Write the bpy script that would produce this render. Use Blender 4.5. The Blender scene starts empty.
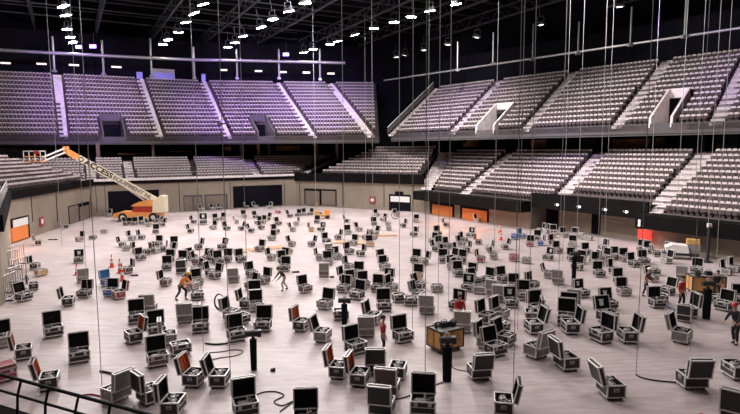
import bpy, bmesh, math, random
from mathutils import Matrix, Vector
random.seed(7)
sc = bpy.context.scene
COL = bpy.data.collections.new('arena'); sc.collection.children.link(COL)
PI = math.pi
# ------------------------------------------------------------------ camera
F = 550.0; H = 9.0
PITCH = math.atan(57.6 / F); ROLL = math.radians(-0.35)
CR = (Matrix.Rotation(PI / 2 - PITCH, 3, 'X') @ Matrix.Rotation(ROLL, 3, 'Z'))
cam_d = bpy.data.cameras.new('camera'); cam = bpy.data.objects.new('camera', cam_d)
COL.objects.link(cam); cam.matrix_world = Matrix.Translation((0, 0, H)) @ CR.to_4x4()
cam_d.sensor_width = 36; cam_d.lens = F / 740 * 36; cam_d.clip_end = 500; cam_d.clip_start = .1
sc.camera = cam

def ray(px, py): return CR @ Vector(((px - 370) / F, -(py - 207) / F, -1))
def at(px, py, z=0.0):
    r = ray(px, py); t = (z - H) / r.z
    return Vector((r.x * t, r.y * t, z))
def hor(px): return 149.4 - (px - 370) * .0061
def P(px, D, z):
    y = hor(px) + F * (H - z) / D
    r = ray(px, y); t = D / r.y
    return Vector((r.x * t, D, z))
def col(px, A, B, z=4.0):
    """point of the plan line AB seen in picture column px"""
    lo = None
    A = Vector((A[0], A[1])); B = Vector((B[0], B[1])); d = B - A
    D = 60.0
    for _ in range(12):
        p = P(px, D, z); k = p.x / D
        # A.x + s d.x = k (A.y + s d.y)
        s = (k * A.y - A.x) / (d.x - k * d.y)
        D = A.y + s * d.y
    return Vector((A.x + s * d.x, A.y + s * d.y))
def on_wall(px, py, A, B, off=0.0):
    """point where the sight line meets the vertical plane through AB moved off metres into the hall"""
    d = Vector((B[0] - A[0], B[1] - A[1])).normalized(); n = Vector((d.y, -d.x))
    if n.dot(Vector((0, 40)) - Vector((A[0], A[1]))) < 0: n = -n
    r = ray(px, py); q = Vector((A[0], A[1])) + n * off
    t = n.dot(q) / (n.x * r.x + n.y * r.y)
    return Vector((r.x * t, r.y * t, H + r.z * t))

# ------------------------------------------------------------------ materials
M = {}
def mat(name, c, rough=.6, metal=0.0, var=.12, scale=6.0, emit=None, es=1.0, c2=None, bump=0.0, coat=0):
    m = bpy.data.materials.new(name); m.use_nodes = True
    nt = m.node_tree; b = nt.nodes['Principled BSDF']
    b.inputs['Specular IOR Level'].default_value = .08 if rough >= .9 else .5
    b.inputs['Roughness'].default_value = rough; b.inputs['Metallic'].default_value = metal
    if coat: b.inputs['Coat Weight'].default_value = coat
    n = nt.nodes.new('ShaderNodeTexNoise'); n.inputs['Scale'].default_value = scale; n.inputs['Detail'].default_value = 4
    tc = nt.nodes.new('ShaderNodeTexCoord'); nt.links.new(tc.outputs['Object'], n.inputs['Vector'])
    r = nt.nodes.new('ShaderNodeValToRGB')
    r.color_ramp.elements[0].position = .3; r.color_ramp.elements[1].position = .7
    a = [x * (1 - var) for x in c]; z = c2 if c2 else [min(1, x * (1 + var)) for x in c]
    r.color_ramp.elements[0].color = (*a, 1); r.color_ramp.elements[1].color = (*z, 1)
    nt.links.new(n.outputs['Fac'], r.inputs['Fac']); nt.links.new(r.outputs['Color'], b.inputs['Base Color'])
    if bump:
        bp = nt.nodes.new('ShaderNodeBump'); bp.inputs['Strength'].default_value = bump
        nt.links.new(n.outputs['Fac'], bp.inputs['Height']); nt.links.new(bp.outputs['Normal'], b.inputs['Normal'])
    if emit:
        b.inputs['Emission Color'].default_value = (*emit, 1); b.inputs['Emission Strength'].default_value = es
    M[name] = m; return m
mat('seat_shell', (.56, .48, .46), .45, 0, .1, 3)
mat('seat_pad', (.07, .05, .05), .8, 0, .2, 3)
mat('tread', (.11, .083, .084), .85, 0, .15, 1.5)
mat('stair', (.88, .8, .78), .8, 0, .12, 2)
mat('tan_wall', (.285, .24, .185), .8, 0, .12, .35, bump=.05)
mat('tan_panel', (.19, .155, .125), .7, 0, .12, .5)
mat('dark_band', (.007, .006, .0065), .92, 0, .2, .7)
mat('black_wall', (.007, .007, .011), .92, 0, .3, .3)
mat('fascia', (.085, .076, .08), .6, 0, .12, .4)
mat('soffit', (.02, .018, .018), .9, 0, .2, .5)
mat('roof_dark', (.008, .009, .011), .9, 0, .3, .2)
mat('roof_steel', (.08, .085, .09), .5, .3, .2, 1)
mat('rail_steel', (.36, .35, .35), .4, .6, .1, 2)
mat('white_paint', (.75, .72, .7), .5, 0, .06, 2)
mat('alu', (.8, .77, .74), .4, .35, .12, 8)
mat('case_black', (.022, .021, .022), .5, 0, .25, 5)
mat('case_grey', (.25, .235, .22), .5, 0, .2, 5)
mat('case_blue', (.03, .13, .42), .5, 0, .15, 5)
mat('case_red', (.35, .05, .07), .5, 0, .2, 5)
mat('case_yellow', (.6, .36, .12), .5, 0, .15, 5)
mat('case_brown', (.13, .075, .06), .5, 0, .2, 5)
mat('foam', (.017, .015, .015), .95, 0, .3, 12)
mat('foam_orange', (.62, .14, .06), .9, 0, .15, 12)
mat('paper', (.8, .8, .78), .7, 0, .04, 3)
mat('rubber', (.015, .015, .015), .85, 0, .2, 8)
mat('hoist_grey', (.42, .41, .4), .4, .3, .3, 9)
mat('hoist_black', (.03, .03, .032), .45, .2, .2, 9)
mat('chain', (.42, .41, .4), .4, .45, .15, 8)
mat('bag_black', (.01, .01, .011), .9, 0, .2, 6)
mat('cable', (.02, .018, .018), .7, 0, .2, 6)
mat('cable_red', (.4, .05, .08), .7, 0, .2, 6)
mat('boom_cream', (.82, .74, .54), .45, 0, .06, 1)
mat('lift_orange', (.88, .36, .1), .4, 0, .1, 1.5)
mat('lift_red', (.45, .04, .02), .45, 0, .1, 1.5)
mat('wood', (.62, .33, .11), .65, 0, .25, 3)
mat('plywood', (.75, .5, .33), .7, 0, .12, 2)
mat('wood_dark', (.3, .14, .06), .65, 0, .25, 3)
mat('orange_panel', (.85, .25, .05), .55, 0, .08, 1)
mat('sign_red', (.7, .03, .02), .5, 0, .1, 2, emit=(1, .05, .03), es=.7)
mat('skin', (.5, .3, .22), .6, 0, .08, 9)
mat('hair', (.04, .025, .02), .8, 0, .2, 20)
mat('vest_orange', (.9, .3, .08), .7, 0, .1, 6)
mat('shirt_red', (.5, .03, .03), .8, 0, .15, 6)
mat('cloth_black', (.02, .02, .024), .85, 0, .2, 6)
mat('cloth_grey', (.5, .48, .47), .85, 0, .1, 6)
mat('cloth_navy', (.03, .035, .06), .85, 0, .2, 6)
mat('hat_yellow', (.8, .55, .08), .35, 0, .05, 4)
mat('hat_white', (.8, .8, .8), .35, 0, .04, 4)
mat('hat_red', (.6, .02, .03), .35, 0, .05, 4)
mat('cone_red', (.75, .08, .04), .5, 0, .08, 5)
mat('plastic_blue', (.05, .2, .5), .4, 0, .1, 4)
mat('glass', (.03, .04, .09), .1, 0, .1, 2)
mat('warm_panel', (.4, .16, .06), .6, 0, .3, .8)
mat('lens', (1, 1, 1), .3, 0, 0, 2, emit=(1, .97, 1), es=60)
mat('lens_dim', (1, 1, 1), .3, 0, 0, 2, emit=(1, .97, .95), es=9)
mat('lens_purple', (.3, .2, 1), .3, 0, 0, 2, emit=(.35, .2, 1), es=9)
mat('strip_lamp', (1, .9, .85), .3, 0, 0, 2, emit=(1, .82, .78), es=1.3)
mat('window_glow', (.2, .15, .6), .3, 0, 0, 2, emit=(.2, .13, .75), es=.35)

def floor_mat():
    m = bpy.data.materials.new('arena_floor'); m.use_nodes = True; nt = m.node_tree; b = nt.nodes['Principled BSDF']
    tc = nt.nodes.new('ShaderNodeTexCoord')
    n1 = nt.nodes.new('ShaderNodeTexNoise'); n1.inputs['Scale'].default_value = .22; n1.inputs['Detail'].default_value = 8; n1.inputs['Roughness'].default_value = .62
    n2 = nt.nodes.new('ShaderNodeTexNoise'); n2.inputs['Scale'].default_value = 1.7; n2.inputs['Detail'].default_value = 6
    mp = nt.nodes.new('ShaderNodeMapping'); mp.inputs['Scale'].default_value = (.5, 2.2, 1); mp.inputs['Rotation'].default_value = (0, 0, .5)
    nt.links.new(tc.outputs['Object'], n1.inputs['Vector']); nt.links.new(tc.outputs['Object'], mp.inputs['Vector']); nt.links.new(mp.outputs[0], n2.inputs['Vector'])
    r = nt.nodes.new('ShaderNodeValToRGB'); r.color_ramp.elements[0].position = .3; r.color_ramp.elements[1].position = .7
    r.color_ramp.elements[0].color = (.44, .36, .35, 1); r.color_ramp.elements[1].color = (.62, .54, .53, 1)
    r2 = nt.nodes.new('ShaderNodeValToRGB'); r2.color_ramp.elements[0].position = .35; r2.color_ramp.elements[1].position = .75
    r2.color_ramp.elements[0].color = (.8, .79, .78, 1); r2.color_ramp.elements[1].color = (1.1, 1.1, 1.1, 1)
    mx = nt.nodes.new('ShaderNodeMixRGB'); mx.blend_type = 'MULTIPLY'; mx.inputs[0].default_value = 1
    nt.links.new(n1.outputs['Fac'], r.inputs[0]); nt.links.new(n2.outputs['Fac'], r2.inputs[0])
    nt.links.new(r.outputs[0], mx.inputs[1]); nt.links.new(r2.outputs[0], mx.inputs[2]); nt.links.new(mx.outputs[0], b.inputs['Base Color'])
    b.inputs['Roughness'].default_value = .42
    M['floor'] = m
floor_mat()

# ------------------------------------------------------------------ mesh builder
class MB:
    def __init__(s): s.v = []; s.f = []; s.m = []; s.mats = []; s.smooth = []
    def mi(s, name):
        if name not in s.mats: s.mats.append(name)
        return s.mats.index(name)
    def add(s, vs, fs, m, smooth=False):
        o = len(s.v); k = s.mi(m); s.v += [tuple(v) for v in vs]
        for f in fs: s.f.append(tuple(o + i for i in f)); s.m.append(k); s.smooth.append(smooth)
    def box(s, c, d, m, R=None):
        x, y, z = d[0] / 2, d[1] / 2, d[2] / 2; c = Vector(c)
        vs = [Vector((i * x, j * y, k * z)) for i in (-1, 1) for j in (-1, 1) for k in (-1, 1)]
        if R is not None: vs = [R @ v for v in vs]
        s.add([c + v for v in vs], [(0, 1, 3, 2), (4, 6, 7, 5), (0, 4, 5, 1), (2, 3, 7, 6), (0, 2, 6, 4), (1, 5, 7, 3)], m)
    def slab(s, A, B, z0, z1, t, m, side=1):
        """vertical wall between plan points A and B, thickness t to one side"""
        d = Vector((B[0] - A[0], B[1] - A[1])); d.normalize(); n = Vector((-d.y, d.x)) * t * side
        q = [(A[0], A[1]), (B[0], B[1]), (B[0] + n.x, B[1] + n.y), (A[0] + n.x, A[1] + n.y)]
        s.add([(x, y, z0) for x, y in q] + [(x, y, z1) for x, y in q], [(0, 3, 2, 1), (4, 5, 6, 7), (0, 1, 5, 4), (1, 2, 6, 5), (2, 3, 7, 6), (3, 0, 4, 7)], m)
    def tube(s, a, b, r, m, n=6, r2=None, caps=True):
        a = Vector(a); b = Vector(b); d = (b - a)
        if d.length < 1e-6: return
        d.normalize(); u = d.orthogonal().normalized(); w = d.cross(u); r2 = r if r2 is None else r2
        vs = []
        for p, q in ((a, r), (b, r2)):
            for i in range(n):
                t = 2 * PI * i / n; vs.append(p + (u * math.cos(t) + w * math.sin(t)) * q)
        fs = [(i, (i + 1) % n, n + (i + 1) % n, n + i) for i in range(n)]
        s.add(vs, fs, m, n > 6)
        if caps: s.add(vs, [tuple(range(n))[::-1], tuple(range(n, 2 * n))], m)
    def path(s, pts, r, m, n=6):
        for i in range(len(pts) - 1): s.tube(pts[i], pts[i + 1], r, m, n)
    def ball(s, c, r, m, seg=10, rings=7, sc_=(1, 1, 1), zmin=None):
        vs = []; fs = []
        for j in range(rings + 1):
            ph = PI * j / rings
            for i in range(seg):
                t = 2 * PI * i / seg
                z = math.cos(ph) * sc_[2]
                if zmin is not None: z = max(z, zmin)
                vs.append((c[0] + r * math.sin(ph) * math.cos(t) * sc_[0], c[1] + r * math.sin(ph) * math.sin(t) * sc_[1], c[2] + r * z))
        for j in range(rings):
            for i in range(seg): fs.append((j * seg + i, (j + 1) * seg + i, (j + 1) * seg + (i + 1) % seg, j * seg + (i + 1) % seg))
        s.add(vs, fs, m, True)
    def ring(s, c, R_, r, m, axis='y', n=20):
        pts = []
        for i in range(n + 1):
            t = 2 * PI * i / n
            a, b = R_ * math.cos(t), R_ * math.sin(t)
            pts.append(Vector(c) + Vector((a, 0, b) if axis == 'y' else (a, b, 0) if axis == 'z' else (0, a, b)))
        s.path(pts, r, m, 5)
    def prism(s, poly, y0, y1, m):
        """outline in x,z extruded along y"""
        n = len(poly)
        vs = [(x, y0, z) for x, z in poly] + [(x, y1, z) for x, z in poly]
        s.add(vs, [tuple(range(n)), tuple(range(n, 2 * n))[::-1]] + [(i, i + n, (i + 1) % n + n, (i + 1) % n) for i in range(n)], m)
    def mesh(s, name):
        me = bpy.data.meshes.new(name); me.from_pydata(s.v, [], s.f)
        for n in s.mats: me.materials.append(M[n])
        me.polygons.foreach_set('material_index', s.m); me.polygons.foreach_set('use_smooth', s.smooth)
        bm = bmesh.new(); bm.from_mesh(me); bmesh.ops.recalc_face_normals(bm, faces=bm.faces); bm.to_mesh(me); bm.free()
        return me
    def build(s, name, parent=None, loc=None):
        o = bpy.data.objects.new(name, s.mesh(name)); COL.objects.link(o)
        if parent: o.parent = parent
        if loc is not None: o.location = loc
        return o
def tag(o, label, cat, group=None, kind=None):
    o['label'] = label; o['category'] = cat
    if group: o['group'] = group
    if kind: o['kind'] = kind
    return o
def empty(name, loc, rz=0.0):
    o = bpy.data.objects.new(name, None); o.empty_display_size = .2; COL.objects.link(o); o.location = loc; o.rotation_euler = (0, 0, rz); return o
def struct(o, label=None, cat=None):
    o['kind'] = 'structure'
    if label: o['label'] = label
    if cat: o['category'] = cat
    return o
def copy_tree(o, parent=None):
    c = o.copy(); COL.objects.link(c); c.parent = parent
    for ch in o.children: copy_tree(ch, c)
    return c
ORD = ['first', 'second', 'third', 'fourth', 'fifth', 'sixth', 'seventh', 'eighth', 'ninth', 'tenth', 'eleventh', 'twelfth', 'thirteenth', 'fourteenth', 'fifteenth', 'sixteenth', 'seventeenth', 'eighteenth', 'nineteenth', 'twentieth']
def ordn(n):
    if n < 20: return ORD[n]
    T = ['', '', 'twenty', 'thirty', 'forty', 'fifty', 'sixty', 'seventy', 'eighty', 'ninety']; n += 1
    if n % 10 == 0: return {20: 'twentieth', 30: 'thirtieth', 40: 'fortieth', 50: 'fiftieth', 60: 'sixtieth'}.get(n, str(n) + 'th')
    return T[n // 10] + '-' + ORD[n % 10 - 1]
tn = [0]
def trim(mb, label=None, cat=None):
    tn[0] += 1
    return struct(mb.build('trim_%d' % tn[0]), label, cat)

# ------------------------------------------------------------------ plan of the hall
def fl(px, py): p = at(px, py, 0); return Vector((p.x, p.y))
WL0 = Vector((-15, 6)); WL1 = Vector((-21.8, 32)); W1 = fl(12, 243.5); W2 = fl(94, 216.5); W3 = fl(296, 205.3); W4 = fl(424, 212.3)
W5 = fl(740, 262); dR = (W5 - W4).normalized(); W6 = W4 + dR * 75
def outn(A, B):
    d = (B - A).normalized(); n = Vector((-d.y, d.x))
    if n.dot((A + B) / 2 - Vector((2, 45))) < 0: n = -n
    return n

mb = MB(); mb.box((0, 50, -.15), (170, 170, .3), 'floor'); struct(mb.build('floor'))
# ---- arena side walls
def wall(name, A, B, z1, m='tan_wall', z0=0, t=.3, off=0.0):
    n = outn(A, B); mb = MB(); a = A + n * off; b = B + n * off
    d = (b - a).normalized(); side = 1 if Vector((-d.y, d.x)).dot(n) > 0 else -1
    mb.slab(a, b, z0, z1, t, m, side); return struct(mb.build(name))
wall('wall_left', WL1, W1, 5.0); wall('wall_left_near', WL0, WL1, 4.6)
wall('wall_left_corner', W1, W2, 4.6)
wall('wall_back', W2, W3, 4.5)
wall('wall_back_corner', W3, W4, 4.2)
kk1 = col(531, W4, W6, 3.0); kk2 = col(648, W4, W6, 3.0); nK = outn(W4, W6)
wall('wall_right', W4, kk1, 2.6, off=.05); wall('wall_right_near', kk2, W6, 2.6, off=.05); wall('wall_right_recess', kk1, kk2, 4.0, off=2.6)
mb = MB(); mb.slab(kk1, kk1 + nK * 2.6, 0, 3.1, .3, 'tan_panel'); mb.slab(kk2, kk2 + nK * 2.6, 0, 3.1, .3, 'tan_panel'); struct(mb.build('wall_recess_sides'))
mb = MB(); a_, b_ = kk1 - dR * 0, kk2; mb.add([(a_.x, a_.y, 3.7), (b_.x, b_.y, 3.7), (b_.x + nK.x * 3, b_.y + nK.y * 3, 3.7), (a_.x + nK.x * 3, a_.y + nK.y * 3, 3.7), (a_.x, a_.y, 3.8), (b_.x, b_.y, 3.8), (b_.x + nK.x * 3, b_.y + nK.y * 3, 3.8), (a_.x + nK.x * 3, a_.y + nK.y * 3, 3.8)], [(0, 3, 2, 1), (4, 5, 6, 7), (0, 1, 5, 4), (2, 3, 7, 6)], 'dark_band'); trim(mb)  # soffit added over the recess to shade its wall

# ---- bands above the walls (front edges of the lower stands)
def band(A, B, z0, z1, m, inward=.25, t=.4, s0=0, s1=0):
    n = outn(A, B); d = (B - A).normalized(); a = A - n * inward - d * s0; b = B - n * inward + d * s1
    side = 1 if Vector((-d.y, d.x)).dot(n) > 0 else -1
    mb = MB(); mb.slab(a, b, z0, z1, t, m, side); return mb
trim(band(WL1, W1, 4.3, 5.3, 'dark_band')); trim(band(W1, W2, 4.3, 5.15, 'dark_band')); trim(band(W2, W3, 4.35, 4.8, 'dark_band'))
trim(band(W2, W3, 4.8, 5.15, 'stair', .1, .25)); trim(band(W3, W4, 4.0, 5.3, 'dark_band', .3))
k1 = col(531, W4, W6, 3.0); k2 = col(648, W4, W6, 3.0)
trim(band(W4, k1, 1.95, 3.15, 'dark_band', 1.9, 1.95)); trim(band(k2, W6, 1.95, 3.15, 'dark_band', 1.9, 1.95))
trim(band(k1, k2, 2.5, 4.1, 'dark_band', .1, .6))

# ------------------------------------------------------------------ stands
seat_mb = MB()
seat_mb.add([(-.21, .0, .42), (.21, .0, .42), (.21, .07, .8), (.15, .085, .9), (-.15, .085, .9), (-.21, .07, .8), (-.21, .08, .42), (.21, .08, .42), (.21, .17, .8), (.15, .185, .9), (-.15, .185, .9), (-.21, .17, .8)],
            [(0, 1, 2, 3, 4, 5), (11, 10, 9, 8, 7, 6), (4, 3, 9, 10), (3, 2, 8, 9), (5, 4, 10, 11), (0, 5, 11, 6), (1, 7, 8, 2), (0, 6, 7, 1)], 'seat_shell')
seat_mb.add([(-.17, -.12, .36), (.17, -.12, .36), (.18, -.06, .7), (-.18, -.06, .7), (-.17, -.02, .36), (.17, -.02, .36), (.18, .03, .7), (-.18, .03, .7)],
            [(0, 1, 2, 3), (3, 2, 6, 7), (0, 3, 7, 4), (1, 5, 6, 2), (0, 4, 5, 1)], 'seat_pad')
seat_mb.box((0, .08, .21), (.3, .05, .42), 'seat_pad')
SEAT = seat_mb.mesh('stadium_seat'); 
seats = []   # (position, yaw, stand, block, row, number)

VOMM = ['stair']
def stand(nm, title, fr, rr, z0, z1, n, aisles, vom=(), mat_='tread', pitch=.5, seg0=0, cut=()):
    """fr, rr: plan points of the front and rear edge, one pair per aisle; aisles: set of pair indices that carry stairs.
    vom: (segment, s0, s1, rows) gaps for entrances"""
    K = len(fr); rise = (z1 - z0) / n
    def pt(k, i): return fr[k].lerp(rr[k], i / n)
    mb = MB(); sb = MB()
    for k in range(K - 1):
        for i in range(n):
            z = z0 + rise * i
            a, b = pt(k, i), pt(k + 1, i); c, d = pt(k + 1, i + 1), pt(k, i + 1)
            iv = [(0, 1)]
            if any(sg == k and i < rows for sg, rows in cut): continue
            for (sg, s0, s1, rows) in vom:
                if sg == k and i < rows: iv = [(0, s0), (s1, 1)]
            for (p, q) in iv:
                A, B, C_, D_ = a.lerp(b, p), a.lerp(b, q), d.lerp(c, q), d.lerp(c, p)
                v = [(A.x, A.y, z), (B.x, B.y, z), (C_.x, C_.y, z), (D_.x, D_.y, z), (A.x, A.y, z - max(rise, .35)), (B.x, B.y, z - max(rise, .35)), (C_.x, C_.y, z + rise), (D_.x, D_.y, z + rise)]
                mb.add(v, [(0, 1, 2, 3), (0, 4, 5, 1), (3, 2, 6, 7)], mat_)
            dirv = (b - a); L = dirv.length; dirv.normalize()
            mid0 = a.lerp(d, .55); mid1 = b.lerp(c, .55); LL = (mid1 - mid0).length
            m0 = (.95 if nm == 'stand_right_lower' else .75) if k in aisles else .3; m1 = (.95 if nm == 'stand_right_lower' else .75) if (k + 1) in aisles else .3
            cnt = int((LL - m0 - m1) / pitch)
            if cnt < 1: continue
            inn = (a + b) / 2 - (c + d) / 2
            yaw = math.atan2(inn.x, -inn.y)
            # square the seat to its row
            nrm = Vector((-dirv.y, dirv.x)); 
            if nrm.dot(inn) < 0: nrm = -nrm
            yaw = math.atan2(nrm.x, -nrm.y)
            u0 = m0 + (LL - m0 - m1 - cnt * pitch) / 2 + pitch / 2
            for j in range(cnt):
                s = (u0 + j * pitch) / LL
                if any(sg == k and i < rows + 0 and s0 - .25 / LL * 2 < s < s1 + .25 / LL * 2 for (sg, s0, s1, rows) in vom): continue
                p = mid0.lerp(mid1, s)
                seats.append((Vector((p.x, p.y, z)), yaw, title, seg0 + k, i, j, cnt))
    st = mb.build(nm); struct(st)
    for k in sorted(aisles):
        for i in range(n):
            z = z0 + rise * i; p, q = pt(k, i), pt(k, i + 1)
            kk = min(k, K - 2); w = (pt(kk + 1, i) - pt(kk, i)).normalized() * (.85 if nm == 'stand_right_lower' else .58)
            m_ = p.lerp(q, .5)
            for (u, v, zz) in ((p, m_, z + rise * .02 + .01), (m_, q, z + rise * .5)):
                A, B, C_, D_ = u - w, u + w, v + w, v - w
                sb.add([(A.x, A.y, zz), (B.x, B.y, zz), (C_.x, C_.y, zz), (D_.x, D_.y, zz), (A.x, A.y, zz - rise * .5), (B.x, B.y, zz - rise * .5), (C_.x, C_.y, zz + rise * .5), (D_.x, D_.y, zz + rise * .5)], [(0, 1, 2, 3), (0, 4, 5, 1), (2, 3, 7, 6)], 'stair')
    if sb.v: struct(sb.build(nm.replace('stand', 'aisle_stairs')))
    for (sg, s0, s1, rows) in vom:
        vb = MB()
        for s in (s0, s1):
            pts = [pt(sg, i).lerp(pt(sg + 1, i), s) for i in (0, rows)]
            d = (pts[1] - pts[0]).normalized(); w = Vector((-d.y, d.x)) * .12
            zt = z0 + rise * rows
            a, b = pts
            for sgn in (1,):
                v = []
                for (p, zb, ztt) in ((a, z0 - .3, z0 + .75), (b, z0 - .3, zt + .85)):
                    v += [(p.x - w.x, p.y - w.y, zb), (p.x + w.x, p.y + w.y, zb), (p.x + w.x, p.y + w.y, ztt), (p.x - w.x, p.y - w.y, ztt)]
                vb.add(v, [(0, 1, 2, 3), (4, 7, 6, 5), (0, 4, 5, 1), (1, 5, 6, 2), (2, 6, 7, 3), (3, 7, 4, 0)], VOMM[0])
        a = pt(sg, rows).lerp(pt(sg + 1, rows), s0); b = pt(sg, rows).lerp(pt(sg + 1, rows), s1)
        zt = z0 + rise * rows
        vb.slab(a, b, zt - .15, zt + .85, .2, VOMM[0])
        vb.slab(a, b, z0 - .3, zt - .15, .1, 'black_wall')
        f0 = pt(sg, 0).lerp(pt(sg + 1, 0), s0); f1 = pt(sg, 0).lerp(pt(sg + 1, 0), s1)
        vb.add([(f0.x, f0.y, z0 - .3), (f1.x, f1.y, z0 - .3), (b.x, b.y, z0 - .3), (a.x, a.y, z0 - .3)], [(0, 1, 2, 3)], 'black_wall')
        trim(vb)
    return st

def off2(A, B, d): n = outn(A, B) * d; return A + n, B + n
# left corner lower stand
A, B = W1, W2; A2, B2 = off2(A, B, 7.0)
stand('stand_left_corner', 'left lower stand', [WL1 + outn(WL1, W1) * .1, W1 + outn(A, B) * .1, W2 + outn(A, B) * .1 - (B - A).normalized() * .6],
      [WL1 + outn(WL1, W1) * 7, W1 + Vector((-8.2, 1.0)), P(8, 66, 8) .to_2d()], 4.95, 8.1, 8, {1, 2})
# back lower stand
A2, B2 = off2(W2, W3, 6.8)
dB = (W3 - W2).normalized()
stand('stand_back_lower', 'back lower stand', [W2 - dB * 9 + outn(W2, W3) * .1, W2.copy() + outn(W2, W3) * .1] + [col(px, W2, W3, 4.7) + outn(W2, W3) * .1 for px in (131, 196, 259, 296)],
      [A2 - dB * 12, A2] + [col(px, A2, B2, 7.5) for px in (127, 190, 248, 338)], 4.7, 7.5, 8, {1, 2, 4, 5})
# corner block between back and right
A2, B2 = off2(W3, W4, 8.2)
stand('stand_back_corner', 'lower corner block', [col(316, W3, W4, 5.1) + outn(W3, W4) * .1, col(419, W3, W4, 5.1) + outn(W3, W4) * .1],
      [col(374, A2, B2, 8.7), col(439, A2, B2, 8.7)], 5.0, 9.0, 9, set())
CBf = col(419, W3, W4, 5.1) + outn(W3, W4) * .1; CBr = col(439, A2, B2, 8.7)
# right lower stand
A2, B2 = off2(W4, W6, 9.35)
nR = outn(W4, W6)
PXR = (431, 463, 555, 651)
fr = [col(px, W4, W6, 3.2) + nR * .1 for px in PXR]; rr = [col(px, A2, B2, 8.6) for px in (455, 512, 601, 706)]
fr.append(fr[-1] + dR * 13.5); rr.append(rr[-1] + dR * 13.5); fr.append(fr[-1] + dR * 13.5); rr.append(rr[-1] + dR * 13.5)
stand('stand_right_lower', 'right lower stand', fr, rr, 3.2, 8.45, 11, {1, 2, 3, 4}, cut=((2, 2),))
RL_rear = rr
stand('trim_90', '', [CBf + (CBf - W3).normalized() * .05, fr[0] - dR * .05], [CBr + (CBf - W3).normalized() * .05, rr[0] - dR * .05], 3.6, 8.45, 14, set(), mat_='stair', pitch=99)
# upper back stand
UBf = [P(px, D, 11.1).to_2d() for px, D in ((-45, 79), (64, 83), (160, 86), (228, 86.5), (313, 86), (371, 84.5), (379, 84.3))]
UBr = [P(px, D, 21.3).to_2d() for px, D in ((-75, 82), (57, 88.5), (140, 94), (203, 98.5), (277, 100.5), (330, 102), (376, 103))]
VOMM[0] = 'fascia'
stand('stand_back_upper', 'back upper stand', UBf, UBr, 11.1, 21.0, 15, {1, 2, 3, 4, 5}, vom=((1, .40, .63, 4), (3, .36, .55, 4)))
VOMM[0] = 'stair'
# upper right stand
dU = Vector((.643, -.766)); nU = Vector((.766, .643)); oU = Vector((33.6, 50))
Ua, Ub = oU - dU * 60, oU + dU * 40; Uc, Ud = Ua + nU * 11.05, Ub + nU * 11.05
URf = [col(px, Ua, Ub, 11.3) for px in (391, 452, 525, 617, 716)]; URr = [col(px, Uc, Ud, 19) for px in (437, 500, 575, 667, 752)]
URf.append(URf[-1] + dU * 12); URr.append(URr[-1] + dU * 12); URf.append(URf[-1] + dU * 12); URr.append(URr[-1] + dU * 12)
stand('stand_right_upper', 'right upper stand', URf, URr, 11.3, 19.1, 13, {0, 1, 2, 3, 4, 5}, vom=((1, .36, .60, 5), (3, .36, .58, 5)))
# low stand under the camera, with its railing at the left
pa = at(0, 374.5, 2.97).to_2d(); pb = at(124, 408, 2.97).to_2d(); dN = (pb - pa).normalized()
nN = Vector((dN.y, -dN.x)); q0, q1 = pa - dN * 6, pa + dN * 8
mb = MB(); 
if nN.y > 0: nN = -nN
mb.add([(q0.x, q0.y, 2.1), (q1.x, q1.y, 2.1), (q1.x + nN.x * 4, q1.y + nN.y * 4, 2.1), (q0.x + nN.x * 4, q0.y + nN.y * 4, 2.1), (q0.x, q0.y, 0), (q1.x, q1.y, 0), (q1.x + nN.x * 4, q1.y + nN.y * 4, 0), (q0.x + nN.x * 4, q0.y + nN.y * 4, 0)],
       [(0, 1, 2, 3), (0, 4, 5, 1), (1, 5, 6, 2), (2, 6, 7, 3), (3, 7, 4, 0)], 'dark_band')
struct(mb.build('stand_near'))
rl = empty('guard_railing', (pa.x, pa.y, 2.1), 0)
tag(rl, 'black steel guard railing with bent posts in the bottom left corner', 'railing')
def loc(p): return Vector((p.x - pa.x, p.y - pa.y, p.z - 2.1))
def rq(s, z, inn=0): p = pa + dN * s + nN * inn; return Vector((p.x - pa.x, p.y - pa.y, z - 2.1))
mb = MB(); mb.path([rq(-6, 2.97), rq(8, 2.97)], .045, 'cloth_black', 8); mb.build('top_rail', rl)
mb = MB(); mb.path([rq(-6, 2.6, .12), rq(8, 2.6, .12)], .035, 'cloth_black', 8); mb.build('middle_rail', rl)
for i in range(-4, 7):
    mb = MB(); s = i * 1.12 + .9; mb.path([rq(s, 2.1, .16), rq(s, 2.6, .12), rq(s, 2.97, 0)], .035, 'cloth_black', 8); mb.build('post', rl)

# place the seats: the 300 that show largest are things, the rest one object
def proj(p):
    q = CR.transposed() @ (Vector(p) - Vector((0, 0, H)))
    return (370 + F * q.x / -q.z, 207 - F * q.y / -q.z, -q.z)
vis = []
rest = []
for s in seats:
    x, y, d = proj(s[0] + Vector((0, 0, .6)))
    if d > 0 and -40 < x < 800 and -20 < y < 414:
        (vis if 4 < x < 736 and y > 4 else rest).append((d, s))
vis.sort(key=lambda t: t[0])
near = vis[:300]; rest += vis[300:]
BN = {('right lower stand', 3): 'rightmost lower block', ('right lower stand', 2): 'second lower block from the right', ('right upper stand', 3): 'second upper right-hand block', ('right upper stand', 4): 'rightmost upper block',
      ('left lower stand', 0): 'leftmost lower block', ('left lower stand', 1): 'left corner lower block', ('right upper stand', 2): 'third upper block from the right'}
for d, (p, yaw, ti, k, i, j, cnt) in near:
    o = bpy.data.objects.new('stadium_seat', SEAT); COL.objects.link(o); o.location = p; o.rotation_euler = (0, 0, yaw)
    b = BN.get((ti, k), ti + ' block ' + ordn(k))
    tag(o, 'tip-up seat, %s from left, %s row up, %s' % (ordn(j), ordn(i), b), 'seat', 'seats of the ' + ti)
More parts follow.
